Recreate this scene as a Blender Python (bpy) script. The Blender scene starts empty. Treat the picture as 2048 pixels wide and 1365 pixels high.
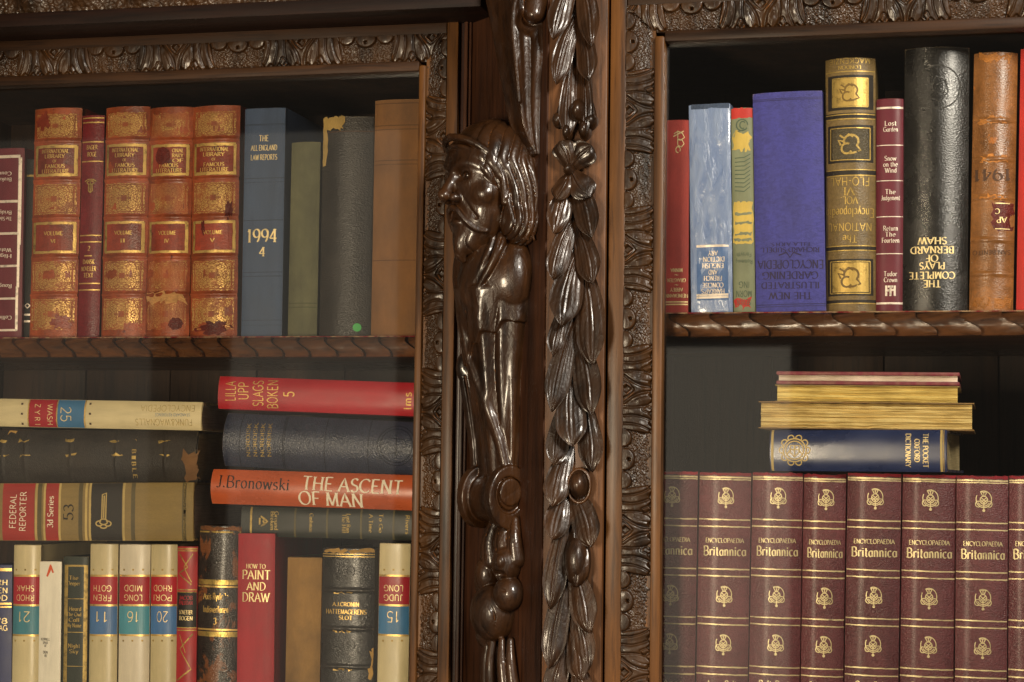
import bpy, math, numpy as np
from mathutils import Matrix, Vector
S = bpy.context.scene
COL = S.collection
rng = np.random.default_rng(7)

# ------------------------------------------------------------------ camera
IMW, IMH, F = 2048.0, 1365.0, 4000.0
YAW, PITCH, ROLL = math.radians(13.6), math.radians(3.97), math.radians(0.76)
_f = np.array([-math.sin(YAW) * math.cos(PITCH), math.cos(YAW) * math.cos(PITCH), math.sin(PITCH)])
_r = np.array([math.cos(YAW), math.sin(YAW), 0.0]); _u = np.cross(_r, _f)
_c, _s = math.cos(ROLL), math.sin(ROLL)
CR, CU = _c * _r + _s * _u, -_s * _r + _c * _u          # camera right and up
CAMP = np.array([0, 0, 1500.0]) - 2000.0 * _f            # millimetres
cd = bpy.data.cameras.new('camera'); cam = bpy.data.objects.new('camera', cd); COL.objects.link(cam)
m = np.eye(4); m[:3, 0] = CR; m[:3, 1] = CU; m[:3, 2] = -_f; m[:3, 3] = CAMP / 1000
cam.matrix_world = Matrix(m.tolist())
cd.sensor_width = 36.0; cd.lens = F / IMW * 36.0; cd.clip_start = 0.05; cd.clip_end = 50
S.camera = cam

# ------------------------------------------------------------------ light
wd = bpy.data.worlds.new('World'); S.world = wd; wd.use_nodes = True
bg = wd.node_tree.nodes['Background']; bg.inputs[0].default_value = (1.0, 0.86, 0.70, 1); bg.inputs[1].default_value = 0.09


def area(name, loc, target, sx, sy, power, col):
    L = bpy.data.lights.new(name, 'AREA'); L.shape = 'RECTANGLE'; L.size = sx; L.size_y = sy
    L.energy = power; L.color = col
    o = bpy.data.objects.new(name, L); COL.objects.link(o); o.location = loc
    o.rotation_euler = (Vector(target) - Vector(loc)).to_track_quat('-Z', 'Y').to_euler()
    return o


area('key_lamp', (1.42, -1.72, 2.45), (0.05, 0, 1.5), 0.42, 0.62, 76, (1.0, 0.91, 0.78))
area('warm_lamp', (-0.39, -1.75, 1.28), (-0.25, 0, 1.36), 0.30, 0.5, 25, (1.0, 0.82, 0.58))
area('left_veil_lamp', (-1.13, -2.6, 1.45), (-1.13, 0, 1.45), 0.42, 1.5, 0.75, (1.0, 0.88, 0.70))  # added lamp, not a known window: reflects as haze in the left glass
area('left_veil_lamp', (-1.95, -2.6, 1.45), (-1.95, 0, 1.45), 0.8, 1.5, 0.85, (1.0, 0.88, 0.70))  # second added lamp; the gap between them breaks the haze into bands
area('right_veil_lamp', (-0.11, -2.6, 1.22), (-0.11, 0, 1.22), 0.29, 0.88, 0.62, (1.0, 0.86, 0.66))  # added lamp, not a known doorway: reflects as a pale patch in the right glass
S.view_settings.view_transform = 'Standard'; S.view_settings.look = 'None'
S.view_settings.exposure = 0.0; S.view_settings.gamma = 1.0
S.render.engine = 'CYCLES'
S.cycles.max_bounces = 8; S.cycles.transparent_max_bounces = 16; S.cycles.use_denoising = True


def px(x, y, Y):
    """photo pixel -> world X, Z on the plane at depth Y (mm)"""
    d = (x - IMW / 2) / F * CR - (y - IMH / 2) / F * CU + _f
    k = (Y - CAMP[1]) / d[1]
    p = CAMP + k * d
    return p[0], p[2]


def XV(x, y0, y1, Y):      # mean X of an upright edge
    return 0.5 * (px(x[0], y0, Y)[0] + px(x[1], y1, Y)[0])


# ------------------------------------------------------------------ materials
def lin(c):
    if isinstance(c, str):
        c = [int(c[i:i + 2], 16) / 255 for i in (0, 2, 4)]
    return tuple(((v + 0.055) / 1.055) ** 2.4 if v > 0.04045 else v / 12.92 for v in c) + (1.0,)


MATS = {}


class NT:
    def __init__(s, name):
        s.m = bpy.data.materials.new(name); s.m.use_nodes = True
        s.t = s.m.node_tree; s.n = s.t.nodes; s.bsdf = s.n['Principled BSDF']

    def new(s, typ, **kw):
        n = s.n.new(typ)
        for k, v in kw.items():
            if k[0] == 'i' and k[1:].isdigit(): n.inputs[int(k[1:])].default_value = v
            else: setattr(n, k, v)
        return n

    def link(s, a, b): s.t.links.new(a, b)

    def coord(s, scale, kind='Object', rnd=True):
        tc = s.new('ShaderNodeTexCoord'); mp = s.new('ShaderNodeMapping'); mp.inputs['Scale'].default_value = scale
        out = tc.outputs[kind]
        if rnd:
            oi = s.new('ShaderNodeObjectInfo'); ad = s.new('ShaderNodeVectorMath', operation='ADD')
            ml = s.new('ShaderNodeMath', operation='MULTIPLY'); ml.inputs[1].default_value = 7.3
            s.link(oi.outputs['Random'], ml.inputs[0])
            s.link(out, ad.inputs[0]); s.link(ml.outputs[0], ad.inputs[1]); out = ad.outputs[0]
        s.link(out, mp.inputs[0]); return mp.outputs[0]

    def noise(s, vec, scale=1.0, detail=4.0, rough=0.55, dist=0.0):
        n = s.new('ShaderNodeTexNoise'); n.inputs['Scale'].default_value = scale
        n.inputs['Detail'].default_value = detail; n.inputs['Roughness'].default_value = rough
        n.inputs['Distortion'].default_value = dist
        s.link(vec, n.inputs['Vector']); return n.outputs['Fac']

    def ramp(s, fac, stops):
        r = s.new('ShaderNodeValToRGB'); e = r.color_ramp.elements
        while len(e) < len(stops): e.new(0.5)
        for el, (p, c) in zip(e, stops): el.position = p; el.color = c if len(c) == 4 else (*c, 1)
        s.link(fac, r.inputs[0]); return r.outputs[0]

    def mix(s, fac, a, b, mode='MIX'):
        n = s.new('ShaderNodeMix', data_type='RGBA', blend_type=mode)
        for sock, v in ((n.inputs[0], fac), (n.inputs[6], a), (n.inputs[7], b)):
            if hasattr(v, 'node'): s.link(v, sock)
            else: sock.default_value = v
        return n.outputs[2]

    def math(s, op, a, b=None):
        n = s.new('ShaderNodeMath', operation=op)
        for i, v in enumerate((a, b)):
            if v is None: continue
            if hasattr(v, 'node'): s.link(v, n.inputs[i])
            else: n.inputs[i].default_value = v
        return n.outputs[0]

    def bump(s, h, dist, strength=1.0, nrm=None):
        b = s.new('ShaderNodeBump'); b.inputs['Distance'].default_value = dist; b.inputs['Strength'].default_value = strength
        s.link(h, b.inputs['Height'])
        if nrm is not None: s.link(nrm, b.inputs['Normal'])
        return b.outputs[0]

    def set(s, **kw):
        for k, v in kw.items():
            sock = s.bsdf.inputs[k.replace('_', ' ')]
            if hasattr(v, 'node'): s.link(v, sock)
            else: sock.default_value = v


def wood(name, axis, dark, light, rough=0.33, coat=0.25, spec=0.4, crough=0.22, rubbed=False):
    if name in MATS: return MATS[name]
    t = NT(name)
    sc = {'z': (55, 55, 3.2), 'x': (3.2, 55, 55), 'c': (26, 26, 7)}[axis]
    v = t.coord(sc, rnd=False)
    n1 = t.noise(v, 1.0, 6, 0.62, 0.6)
    v2 = t.coord((6, 6, 5), rnd=False); n2 = t.noise(v2, 1.0, 4)
    v3 = t.coord(tuple(k * 5 for k in sc), rnd=False); n3 = t.noise(v3, 1.0, 3)
    c1 = t.ramp(n1, [(0.30, lin(dark)), (0.70, lin(light))])
    c2 = t.ramp(n2, [(0.3, (0.62, 0.60, 0.58)), (0.75, (1.28, 1.2, 1.1))])
    c = t.mix(1.0, c1, c2, 'MULTIPLY')
    pores = t.ramp(n3, [(0.36, (0.45, 0.42, 0.4)), (0.46, (1, 1, 1))])
    c = t.mix(0.75, c, pores, 'MULTIPLY')
    if rubbed:      # polish worn through on the proud edges
        ge = t.new('ShaderNodeNewGeometry'); pt = t.ramp(ge.outputs['Pointiness'], [(0.53, (0, 0, 0)), (0.60, (0.75,) * 3)])
        c = t.mix(pt, c, lin('6e4420'))
    r = t.ramp(n2, [(0.3, (rough - .09,) * 3), (0.72, (rough + .22,) * 3)])
    t.set(Base_Color=c, Roughness=r, Coat_Weight=coat, Coat_Roughness=crough, Specular_IOR_Level=spec)
    if rubbed: t.set(Coat_Weight=t.ramp(t.noise(t.coord((110, 110, 75), rnd=False), 1.0, 4, 0.6), [(0.42, (0, 0, 0)), (0.60, (coat * 1.6,) * 3)]))
    v4 = t.coord((420, 420, 420), rnd=False); n4 = t.noise(v4, 1.0, 2)
    b = t.bump(n3, 0.0004, 0.5); b = t.bump(n4, 0.0003, 0.35, b)
    if rubbed: b = t.bump(t.noise(t.coord((170, 170, 80), rnd=False), 1.0, 3, 0.55, 0.8), 0.0013, 0.6, b)      # gouge marks
    t.set(Normal=b)
    MATS[name] = t.m; return t.m


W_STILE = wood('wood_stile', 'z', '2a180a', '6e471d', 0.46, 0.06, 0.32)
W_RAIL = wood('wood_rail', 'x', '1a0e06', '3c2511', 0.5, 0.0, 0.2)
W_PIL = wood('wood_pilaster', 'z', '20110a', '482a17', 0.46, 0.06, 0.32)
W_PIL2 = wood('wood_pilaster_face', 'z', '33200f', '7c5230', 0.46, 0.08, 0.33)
W_DARK = wood('wood_dark', 'z', '150a06', '33190d', 0.4, 0.15)
W_DARKX = wood('wood_dark_x', 'x', '110805', '28140b', 0.55, 0.0, 0.18)
W_CARVE = wood('wood_carved', 'c', '180f07', '432b13', 0.38, 0.22, 0.28, 0.16, True)
W_FIG = wood('wood_figure', 'c', '150c06', '3f2611', 0.35, 0.45, 0.28, 0.11, True)
W_LEAF = wood('wood_leaf', 'c', '170e07', '412915', 0.38, 0.35, 0.28, 0.12, True)
W_BACK = wood('wood_back', 'z', '20150d', '3e2b1c', 0.6, 0.0)
W_SHELF = wood('wood_shelf', 'x', '2a170a', '704622', 0.30, 0.25)


def cloth(name, c, kind='cloth', rough=0.6, var=0.16, wear=None, wearc='b89a6a', spec=0.35, coat=0.0, bscale=1.0):
    """book covering: cloth weave, leather grain, smooth jacket or board"""
    key = (name,)
    if key in MATS: return MATS[key]
    t = NT(name)
    base = lin(c)
    v = t.coord((30, 30, 22)); n = t.noise(v, 1.0, 5, 0.6)
    lo = tuple(x * (1 - 1.7 * var) for x in base[:3]); hi = tuple(min(1, x * (1 + 1.4 * var)) for x in base[:3])
    col = t.ramp(n, [(0.28, lo), (0.72, hi)])
    nrm = None
    if kind == 'cloth':
        w1 = t.noise(t.coord((900, 900, 2400)), 1.0, 2); w2 = t.noise(t.coord((2400, 900, 500)), 1.0, 2)
        w = t.math('ADD', w1, w2); nrm = t.bump(w, 0.00022 * bscale, 0.5)
        fib = t.ramp(w2, [(0.3, (0.84,) * 3), (0.7, (1.1,) * 3)]); col = t.mix(0.7, col, fib, 'MULTIPLY')
    elif kind == 'leather':
        vo = t.new('ShaderNodeTexVoronoi'); vo.inputs['Scale'].default_value = 1.0
        t.link(t.coord((520, 520, 950)), vo.inputs['Vector'])
        n2 = t.noise(t.coord((160, 160, 300)), 1.0, 4, 0.6, 1.0)
        hh = t.math('ADD', vo.outputs['Distance'], n2); nrm = t.bump(hh, 0.0006 * bscale, 0.6)
        cr = t.ramp(n2, [(0.33, (0.62,) * 3), (0.6, (1.1,) * 3)]); col = t.mix(0.6, col, cr, 'MULTIPLY')
    else:
        n2 = t.noise(t.coord((14, 14, 9)), 1.0, 3); nrm = t.bump(n2, 0.0012 * bscale, 0.5)
    if wear:
        nw = t.noise(t.coord((48, 48, 30)), 1.0, 6, 0.66, 0.4)
        f = t.ramp(nw, [(wear, (0, 0, 0)), (wear + 0.035, (1, 1, 1))])
        col = t.mix(f, col, lin(wearc))
    oi = t.new('ShaderNodeObjectInfo'); mr = t.new('ShaderNodeMapRange'); mr.inputs[3].default_value = 0.84; mr.inputs[4].default_value = 1.10
    t.link(oi.outputs['Random'], mr.inputs[0]); cv = t.new('ShaderNodeCombineXYZ')
    for q in range(3): t.link(mr.outputs[0], cv.inputs[q])
    col = t.mix(1.0, col, cv.outputs[0], 'MULTIPLY')
    ge = t.new('ShaderNodeNewGeometry'); nz_ = t.noise(t.coord((120, 120, 90)), 1.0, 4)
    ed = t.math('MULTIPLY', t.ramp(ge.outputs['Pointiness'], [(0.54, (0, 0, 0)), (0.66, (0.8,) * 3)]), t.ramp(nz_, [(0.4, (0, 0, 0)), (0.6, (1, 1, 1))]))
    col = t.mix(ed, col, lin('a08a68'))
    sm = t.noise(t.coord((70, 70, 9)), 1.0, 5, 0.7, 0.5); col = t.mix(0.5, col, t.ramp(sm, [(0.35, (0.78,) * 3), (0.6, (1.08,) * 3)]), 'MULTIPLY')      # handling marks
    rr = t.ramp(n, [(0.3, (max(0.05, rough - .1),) * 3), (0.7, (min(1, rough + .1),) * 3)])
    t.set(Base_Color=col, Roughness=rr, Specular_IOR_Level=spec, Coat_Weight=coat, Coat_Roughness=0.2)
    if nrm is not None: t.set(Normal=nrm)
    MATS[key] = t.m; return t.m


def foil(name, c, rough=0.36, metal=0.85, wear=0.40):
    """stamped metal leaf, worn through in places (leaf colour varies with its wear)"""
    key = ('foil', name)
    if key in MATS: return MATS[key]
    t = NT(name); n = t.noise(t.coord((150, 150, 150)), 1.0, 4, 0.65)
    b = lin(c); col = t.ramp(n, [(wear - .12, tuple(x * 0.42 for x in b[:3])), (wear + .06, b[:3])])
    t.set(Base_Color=col, Metallic=metal, Roughness=rough)
    n2 = t.noise(t.coord((700, 700, 700)), 1.0, 2); t.set(Normal=t.bump(n2, 0.00025, 0.5))
    MATS[key] = t.m; return t.m


GOLD = foil('gold_leaf', 'dcb86c', 0.4, 0.6); GOLDB = foil('gold_leaf_bright', 'ead39a', 0.45, 0.4)
GOLDD = foil('gold_leaf_dull', 'b0944f', 0.5, 0.4, 0.47); SILV = foil('pale_leaf', 'e2d4c4', 0.45, 0.4, 0.42)


def ink(name, c, rough=0.6):
    key = ('ink', name)
    if key in MATS: return MATS[key]
    t = NT(name); t.set(Base_Color=lin(c), Roughness=rough, Specular_IOR_Level=0.3); MATS[key] = t.m; return t.m


def paper(name, c, axis):
    """page edges: fine uneven leaves stacked along the local x axis"""
    key = ('paper', name)
    if key in MATS: return MATS[key]
    t = NT(name); n = t.noise(t.coord((2600, 30, 30)), 1.0, 3, 0.7); n2 = t.noise(t.coord((40, 40, 25)), 1.0, 4)
    b = lin(c); col = t.ramp(n, [(0.3, tuple(x * 0.55 for x in b[:3])), (0.62, b[:3])])
    c2 = t.ramp(n2, [(0.3, (0.75, 0.7, 0.62)), (0.65, (1.05, 1.03, 1.0))])
    t.set(Base_Color=t.mix(1.0, col, c2, 'MULTIPLY'), Roughness=0.85, Specular_IOR_Level=0.15)
    t.set(Normal=t.bump(n, 0.0005, 0.6)); MATS[key] = t.m; return t.m


PAPER = paper('page_edges', 'cbb98c', 'x'); PAPERW = paper('page_edges_pale', 'd8d0bf', 'x')
PAPERD = paper('page_edges_dark', '5a4a34', 'x')


def tooling(name, leather, gold='d8ae58', worn=0.5):
    """gilt scroll tooling on a panel; uv 0..1 over the panel"""
    key = ('tool', name)
    if key in MATS: return MATS[key]
    t = NT(name); tc = t.new('ShaderNodeTexCoord'); uv = tc.outputs['UV']
    sx = t.new('ShaderNodeSeparateXYZ'); t.link(uv, sx.inputs[0])
    ax = t.math('ABSOLUTE', t.math('SUBTRACT', sx.outputs[0], 0.5)); ay = t.math('ABSOLUTE', t.math('SUBTRACT', sx.outputs[1], 0.5))
    cb = t.new('ShaderNodeCombineXYZ'); t.link(ax, cb.inputs[0]); t.link(ay, cb.inputs[1])
    wv = t.new('ShaderNodeTexWave', wave_type='RINGS', rings_direction='SPHERICAL'); wv.inputs['Scale'].default_value = 7.0
    wv.inputs['Distortion'].default_value = 9.0; wv.inputs['Detail'].default_value = 2.0; wv.inputs['Detail Scale'].default_value = 2.2
    t.link(cb.outputs[0], wv.inputs['Vector'])
    vo = t.new('ShaderNodeTexVoronoi', feature='DISTANCE_TO_EDGE'); vo.inputs['Scale'].default_value = 7.5
    t.link(cb.outputs[0], vo.inputs['Vector'])
    p1 = t.ramp(wv.outputs['Fac'], [(0.22, (0, 0, 0)), (0.34, (1, 1, 1))])
    p2 = t.ramp(vo.outputs['Distance'], [(0.018, (0, 0, 0)), (0.045, (1, 1, 1))])
    d = t.math('ADD', t.math('POWER', ax, 2.0), t.math('POWER', ay, 2.0))
    med = t.ramp(d, [(0.006, (0, 0, 0)), (0.009, (1, 1, 1))])
    edge = t.math('MAXIMUM', ax, ay); bor = t.ramp(edge, [(0.435, (1, 1, 1)), (0.44, (0.0,) * 3), (0.46, (0,) * 3), (0.465, (1, 1, 1))])
    n = t.noise(t.coord((60, 60, 60)), 1.0, 5, 0.7); wr = t.ramp(n, [(worn - .06, (1, 1, 1)), (worn + .05, (0.25,) * 3)])
    f = t.mix(1.0, t.mix(1.0, p1, p2, 'MULTIPLY'), med, 'MULTIPLY'); f = t.mix(1.0, f, bor, 'MULTIPLY'); f = t.mix(1.0, f, wr, 'MULTIPLY')
    nl = t.noise(t.coord((40, 40, 30)), 1.0, 4); b = lin(leather)
    lc = t.ramp(nl, [(0.3, tuple(x * .6 for x in b[:3])), (0.7, tuple(x * 1.3 for x in b[:3]))])
    t.set(Base_Color=t.mix(f, lc, lin(gold)), Metallic=t.math('MULTIPLY', f, 0.5), Roughness=t.math('SUBTRACT', 0.52, t.math('MULTIPLY', f, 0.14)))
    t.set(Normal=t.bump(f, 0.0004, 0.6)); MATS[key] = t.m; return t.m


# ------------------------------------------------------------------ object helpers
def link(o, parent=None):
    COL.objects.link(o)
    if parent is not None: o.parent = parent
    return o


def tag(o, label=None, cat=None, group=None, kind=None):
    for k, v in (('label', label), ('category', cat), ('group', group), ('kind', kind)):
        if v: o[k] = v
    return o


def obj(name, verts, faces, mat, parent=None, smooth=None, uv=None, mats=None, fmat=None):
    """verts in mm in the parent's space"""
    v = np.asarray(verts, float) * 0.001
    if parent is BC: v = v - np.array(BCLOC)
    me = bpy.data.meshes.new(name); me.from_pydata(v.tolist(), [], [tuple(int(i) for i in f) for f in faces]); me.validate()
    for mm in (mats or [mat]): me.materials.append(mm)
    if fmat is not None: me.polygons.foreach_set('material_index', fmat)
    if smooth is not None:
        me.polygons.foreach_set('use_smooth', [True] * len(me.polygons))
        if smooth < 180: me.set_sharp_from_angle(angle=math.radians(smooth))
    if uv is not None:
        l = me.uv_layers.new(name='UVMap'); idx = np.empty(len(me.loops), int); me.loops.foreach_get('vertex_index', idx)
        l.data.foreach_set('uv', np.asarray(uv, float)[idx].ravel())
    me.update()
    return link(bpy.data.objects.new(name, me), parent)


def gridfaces(a, b):
    i, j = np.meshgrid(np.arange(a - 1), np.arange(b - 1), indexing='ij'); k = (i * b + j).ravel()
    return np.stack([k, k + b, k + b + 1, k + 1], 1)


def boxvf(x0, x1, y0, y1, z0, z1, bev=0.0):
    if bev <= 0:
        v = [(x, y, z) for x in (x0, x1) for y in (y0, y1) for z in (z0, z1)]
        f = [(0, 1, 3, 2), (4, 6, 7, 5), (0, 4, 5, 1), (2, 3, 7, 6), (0, 2, 6, 4), (1, 5, 7, 3)]
        return np.array(v, float), f
    import bmesh
    bm = bmesh.new(); bmesh.ops.create_cube(bm, size=1)
    for v in bm.verts: v.co = Vector(((x0 + x1) / 2 + v.co.x * (x1 - x0), (y0 + y1) / 2 + v.co.y * (y1 - y0), (z0 + z1) / 2 + v.co.z * (z1 - z0)))
    bmesh.ops.bevel(bm, geom=bm.edges[:], offset=bev, segments=2, affect='EDGES', profile=0.5)
    bm.verts.index_update(); v = np.array([v.co[:] for v in bm.verts]); f = [[q.index for q in p.verts] for p in bm.faces]; bm.free()
    return v, f


def box(name, x0, x1, y0, y1, z0, z1, mat, parent, bev=0.0):
    v, f = boxvf(min(x0, x1), max(x0, x1), min(y0, y1), max(y0, y1), min(z0, z1), max(z0, z1), bev)
    return obj(name, v, f, mat, parent, 40 if bev else None)


def empty(name, loc, ry=0.0):
    o = bpy.data.objects.new(name, None); o.empty_display_size = 0.05; COL.objects.link(o)
    o.location = [c * 0.001 for c in loc]; o.rotation_euler = (0, ry, 0); return o


def vnoise(x, y, seed=0, n=256):
    g = np.random.default_rng(seed).random((n, n)); xi = np.floor(x).astype(int); yi = np.floor(y).astype(int)
    fx = x - xi; fy = y - yi; fx = fx * fx * (3 - 2 * fx); fy = fy * fy * (3 - 2 * fy)
    a = g[xi % n, yi % n]; b = g[(xi + 1) % n, yi % n]; c = g[xi % n, (yi + 1) % n]; d = g[(xi + 1) % n, (yi + 1) % n]
    return (a * (1 - fx) + b * fx) * (1 - fy) + (c * (1 - fx) + d * fx) * fy


def seg_dist(x, y, pts):
    """distance of grid points to a polyline"""
    best = np.full(x.shape, 1e9)
    for (ax, ay), (bx, by) in zip(pts[:-1], pts[1:]):
        dx, dy = bx - ax, by - ay; t = np.clip(((x - ax) * dx + (y - ay) * dy) / (dx * dx + dy * dy + 1e-9), 0, 1)
        best = np.minimum(best, np.hypot(x - ax - t * dx, y - ay - t * dy))
    return best


def smoothpath(pts, k=8):
    p = np.array(pts, float)
    if len(p) < 3: return [tuple(q) for q in p]
    q = np.vstack([2 * p[0] - p[1], p, 2 * p[-1] - p[-2]]); out = []
    for i in range(1, len(q) - 2):
        for t in np.linspace(0, 1, k, endpoint=False):
            out.append(0.5 * (2 * q[i] + (q[i + 1] - q[i - 1]) * t + (2 * q[i - 1] - 5 * q[i] + 4 * q[i + 1] - q[i + 2]) * t * t + (3 * q[i] - q[i - 1] - 3 * q[i + 1] + q[i + 2]) * t ** 3))
    out.append(p[-1]); return [tuple(v) for v in out]


# ------------------------------------------------------------------ the bookcase
BCLOC = (0.0, 0.1, 0.9)
BC = bpy.data.objects.new('bookcase', None); COL.objects.link(BC); BC.location = BCLOC
tag(BC, 'dark carved wooden bookcase with glazed doors and a bearded figure between them', 'bookcase')


def part(name, label=None):
    """an assembly of the bookcase (door, shelf ...): an Empty at the bookcase's own origin so its pieces keep world coordinates"""
    o = bpy.data.objects.new(name, None); o.empty_display_size = 0.03; COL.objects.link(o); o.parent = BC
    o.location = [-c for c in BCLOC]
    if label: o['label'] = label
    return o


YL, YR = 0.0, -90.0            # front planes of the recessed left part and of the forward right part
ZTOP, ZBOT = 1910.0, 1060.0

# -- carved moulding strips
def carve_h(s, w, P, Wd, seed):
    """relief height of one running acanthus moulding: s along, w across (0 outer edge, Wd inner)"""
    k = Wd / 27.0
    w = w / k
    cell = np.floor((s + P / 2) / P); sl = s - cell * P; side = np.where(sl < 0, -1, 1); a = np.abs(sl) * 140.0 / P
    jit = (vnoise(cell * 3.1 + 50, side * 5.3 + 20.0 + w * 0, seed) - 0.5) * 4
    base = 6.0 * np.cos(np.clip(w / 27.0, 0, 1) * 1.35) ** 0.8
    h = base.copy()
    leafb = 31 - 5.0 * (w / 27.0) + jit * 0.7                 # where the leaf begins
    ground = np.clip((leafb - a) / 1.0, 0, 1)
    e1 = ((a - 0) / 11.5) ** 2 + ((w - 2) / 9.5) ** 2
    e2 = ((a - 21.0) / 9.3) ** 2 + ((w - 0) / 8.6) ** 2
    lob = np.clip((1.0 - np.minimum(e1, e2)) * 5, 0, 1)
    ground = ground * (1 - lob)
    ground *= np.clip((w - 0.6) / 0.5, 0, 1)
    st = vnoise(s / 1.1 + 40, w / 1.0 + 40, seed + 1); st2 = vnoise(s / 2.6 + 90, w / 2.2 + 10, seed + 2)
    h -= ground * (2.6 + 1.5 * (1 - st) + 0.6 * (st2 - 0.5))
    dome = np.clip(1 - np.minimum(e1, e2), 0, 1) ** 0.5
    h += np.where(a < leafb, lob * dome * 1.0, 0)
    h -= 4.5 * np.exp(-((a / 1.5) ** 4 + ((w - 6.0) / 1.4) ** 4))      # drilled eye
    for pts, wid, dep in (
        ([(35.5, 0), (35, 9), (32.0, 19), (27, 27)], 1.0, 2.6),
        ([(43.0, 0), (43.5, 10), (41, 20), (37.5, 27)], 1.0, 2.4),
        ([(52, 0), (51.5, 9), (52.5, 18), (55, 27)], 1.0, 2.2),
        ([(56, 0), (60.5, 6), (65, 14), (67.2, 22), (67.5, 27)], 1.4, 3.4),
        ([(46, 24), (49, 18), (53, 21), (50.5, 25.5)], 0.9, 2.2),
        ([(60, 0), (64, 5), (70, 9.5)], 1.1, 3.0),
        ([(58, 12), (61, 19), (62.5, 27)], 0.7, 1.0)):
        d = seg_dist(a + jit * 0.5, w, smoothpath(pts, 5)); h -= 0.75 * dep * np.exp(-(d / wid) ** 2) * (1 - ground)
    star = np.clip(1 - (np.abs(a - 70) / 5.5 + np.abs(w - 3.0) / 6.0), 0, 1); h -= 4.0 * np.clip(star * 2.2, 0, 1)
    # fingers swell between the cuts
    h += np.where(a > leafb, 0.5 * np.sin(a * 0.42 + w * 0.05) * np.clip(w / 10, 0.2, 1), 0)
    fin = np.clip((w - 24.6 - 1.8 * np.sin(a * 0.66)) / 1.5, 0, 1); h -= fin * np.where(a > leafb, 2.2, 0.6)
    h += 0.5 * (vnoise(s / 6.0, w / 5.0 + 7, seed + 3) - 0.5)
    return h


def moulding(parent, O, sd, wdir, L, Wd, P, s0, Y, seed, mit0=0, mit1=0, res=0.5):
    ns, nw = int(L / res), int(Wd / res) + 2
    a = np.linspace(0, 1, ns)[:, None] * np.ones((1, nw)); w = np.ones((ns, 1)) * np.linspace(0, Wd, nw)[None]
    s = (mit0 * w) * (1 - a) + (L - mit1 * w) * a
    h = carve_h(s + s0, w, P, Wd, seed)
    X = O[0] + sd[0] * s + wdir[0] * w; Z = O[1] + sd[1] * s + wdir[1] * w
    v = np.stack([X, Y - h, Z], -1).reshape(-1, 3)
    f = gridfaces(ns, nw)
    if sd[0] * wdir[1] - sd[1] * wdir[0] < 0: f = f[:, ::-1]
    return obj('carved_moulding', v, f, W_CARVE, parent, 180)


def door(label, Y, xi, xc0, xc1, xo, zi, zc0, zc1, zo, xfar, zlow, sgn, P, s0r, s0s, seed):
    """stile edges xi (glass) .. xo (outer); rail edges zi (glass) .. zo; sgn +1 when the stile stands right of its glass"""
    d = part('door', label)
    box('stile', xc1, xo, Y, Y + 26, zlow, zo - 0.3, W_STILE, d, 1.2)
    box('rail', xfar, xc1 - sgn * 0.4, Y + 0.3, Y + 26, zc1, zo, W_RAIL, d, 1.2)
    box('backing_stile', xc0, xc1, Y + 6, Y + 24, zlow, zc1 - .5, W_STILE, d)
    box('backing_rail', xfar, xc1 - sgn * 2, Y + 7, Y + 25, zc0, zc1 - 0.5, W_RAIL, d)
    # carved strips, mitred at the corner
    ww = abs(xc1 - xc0); wr = zc1 - zc0
    moulding(d, (xc1, zc1), (0, -1), (-sgn, 0), zc1 - zlow, ww, P, s0s, Y + 5.5, seed, mit0=wr / ww)
    moulding(d, (xc1, zc1), (-sgn, 0), (0, -1), abs(xfar - xc1), wr, P, s0r, Y + 5.5, seed + 11, mit0=ww / wr)
    box('glazing_bead', xi, xc0 + sgn * .5, Y + 1.0, Y + 22, zlow, zi + 6, W_STILE, d, 2.2)
    box('glazing_bead', xfar, xi + sgn * .4, Y + 1.4, Y + 22, zi, zc0 + .5, W_RAIL, d, 2.2)
    gl = box('glass_pane', xfar, xi + sgn * 4, Y + 14, Y + 17, zlow, zi + 4, GLASS, d)
    return d


g = NT('glass'); g.n.remove(g.bsdf); tr = g.new('ShaderNodeBsdfTransparent'); gs = g.new('ShaderNodeBsdfGlossy')
tr.inputs[0].default_value = (0.985, 0.985, 0.975, 1); gs.inputs['Roughness'].default_value = 0.03
fr = g.new('ShaderNodeFresnel'); fr.inputs[0].default_value = 1.5
mx = g.new('ShaderNodeMixShader'); g.link(fr.outputs[0], mx.inputs[0]); g.link(tr.outputs[0], mx.inputs[1]); g.link(gs.outputs[0], mx.inputs[2])
g.link(mx.outputs[0], g.n['Material Output'].inputs['Surface']); GLASS = g.m

# left door (recessed plane)
lx_i = XV((837, 816), 145, 1365, YL); lx_c0 = XV((851, 829), 123, 1365, YL); lx_c1 = XV((896, 872), 64, 1365, YL); lx_o = XV((917, 897), 60, 1365, YL)
lz = lambda a, b: 0.5 * (px(0, a, YL)[1] + px(850, b, YL)[1])
lz_i, lz_c0, lz_c1, lz_o = lz(173, 140), lz(153, 122), lz(104, 68), lz(70, 33)
LFAR = px(-260, 700, YL)[0]
door('left-hand glazed door with carved leaf frame', YL, lx_i, lx_c0, lx_c1, lx_o, lz_i, lz_c0, lz_c1, lz_o, LFAR, ZBOT, 1, 140, 70 - 17, -36, 21)
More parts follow.
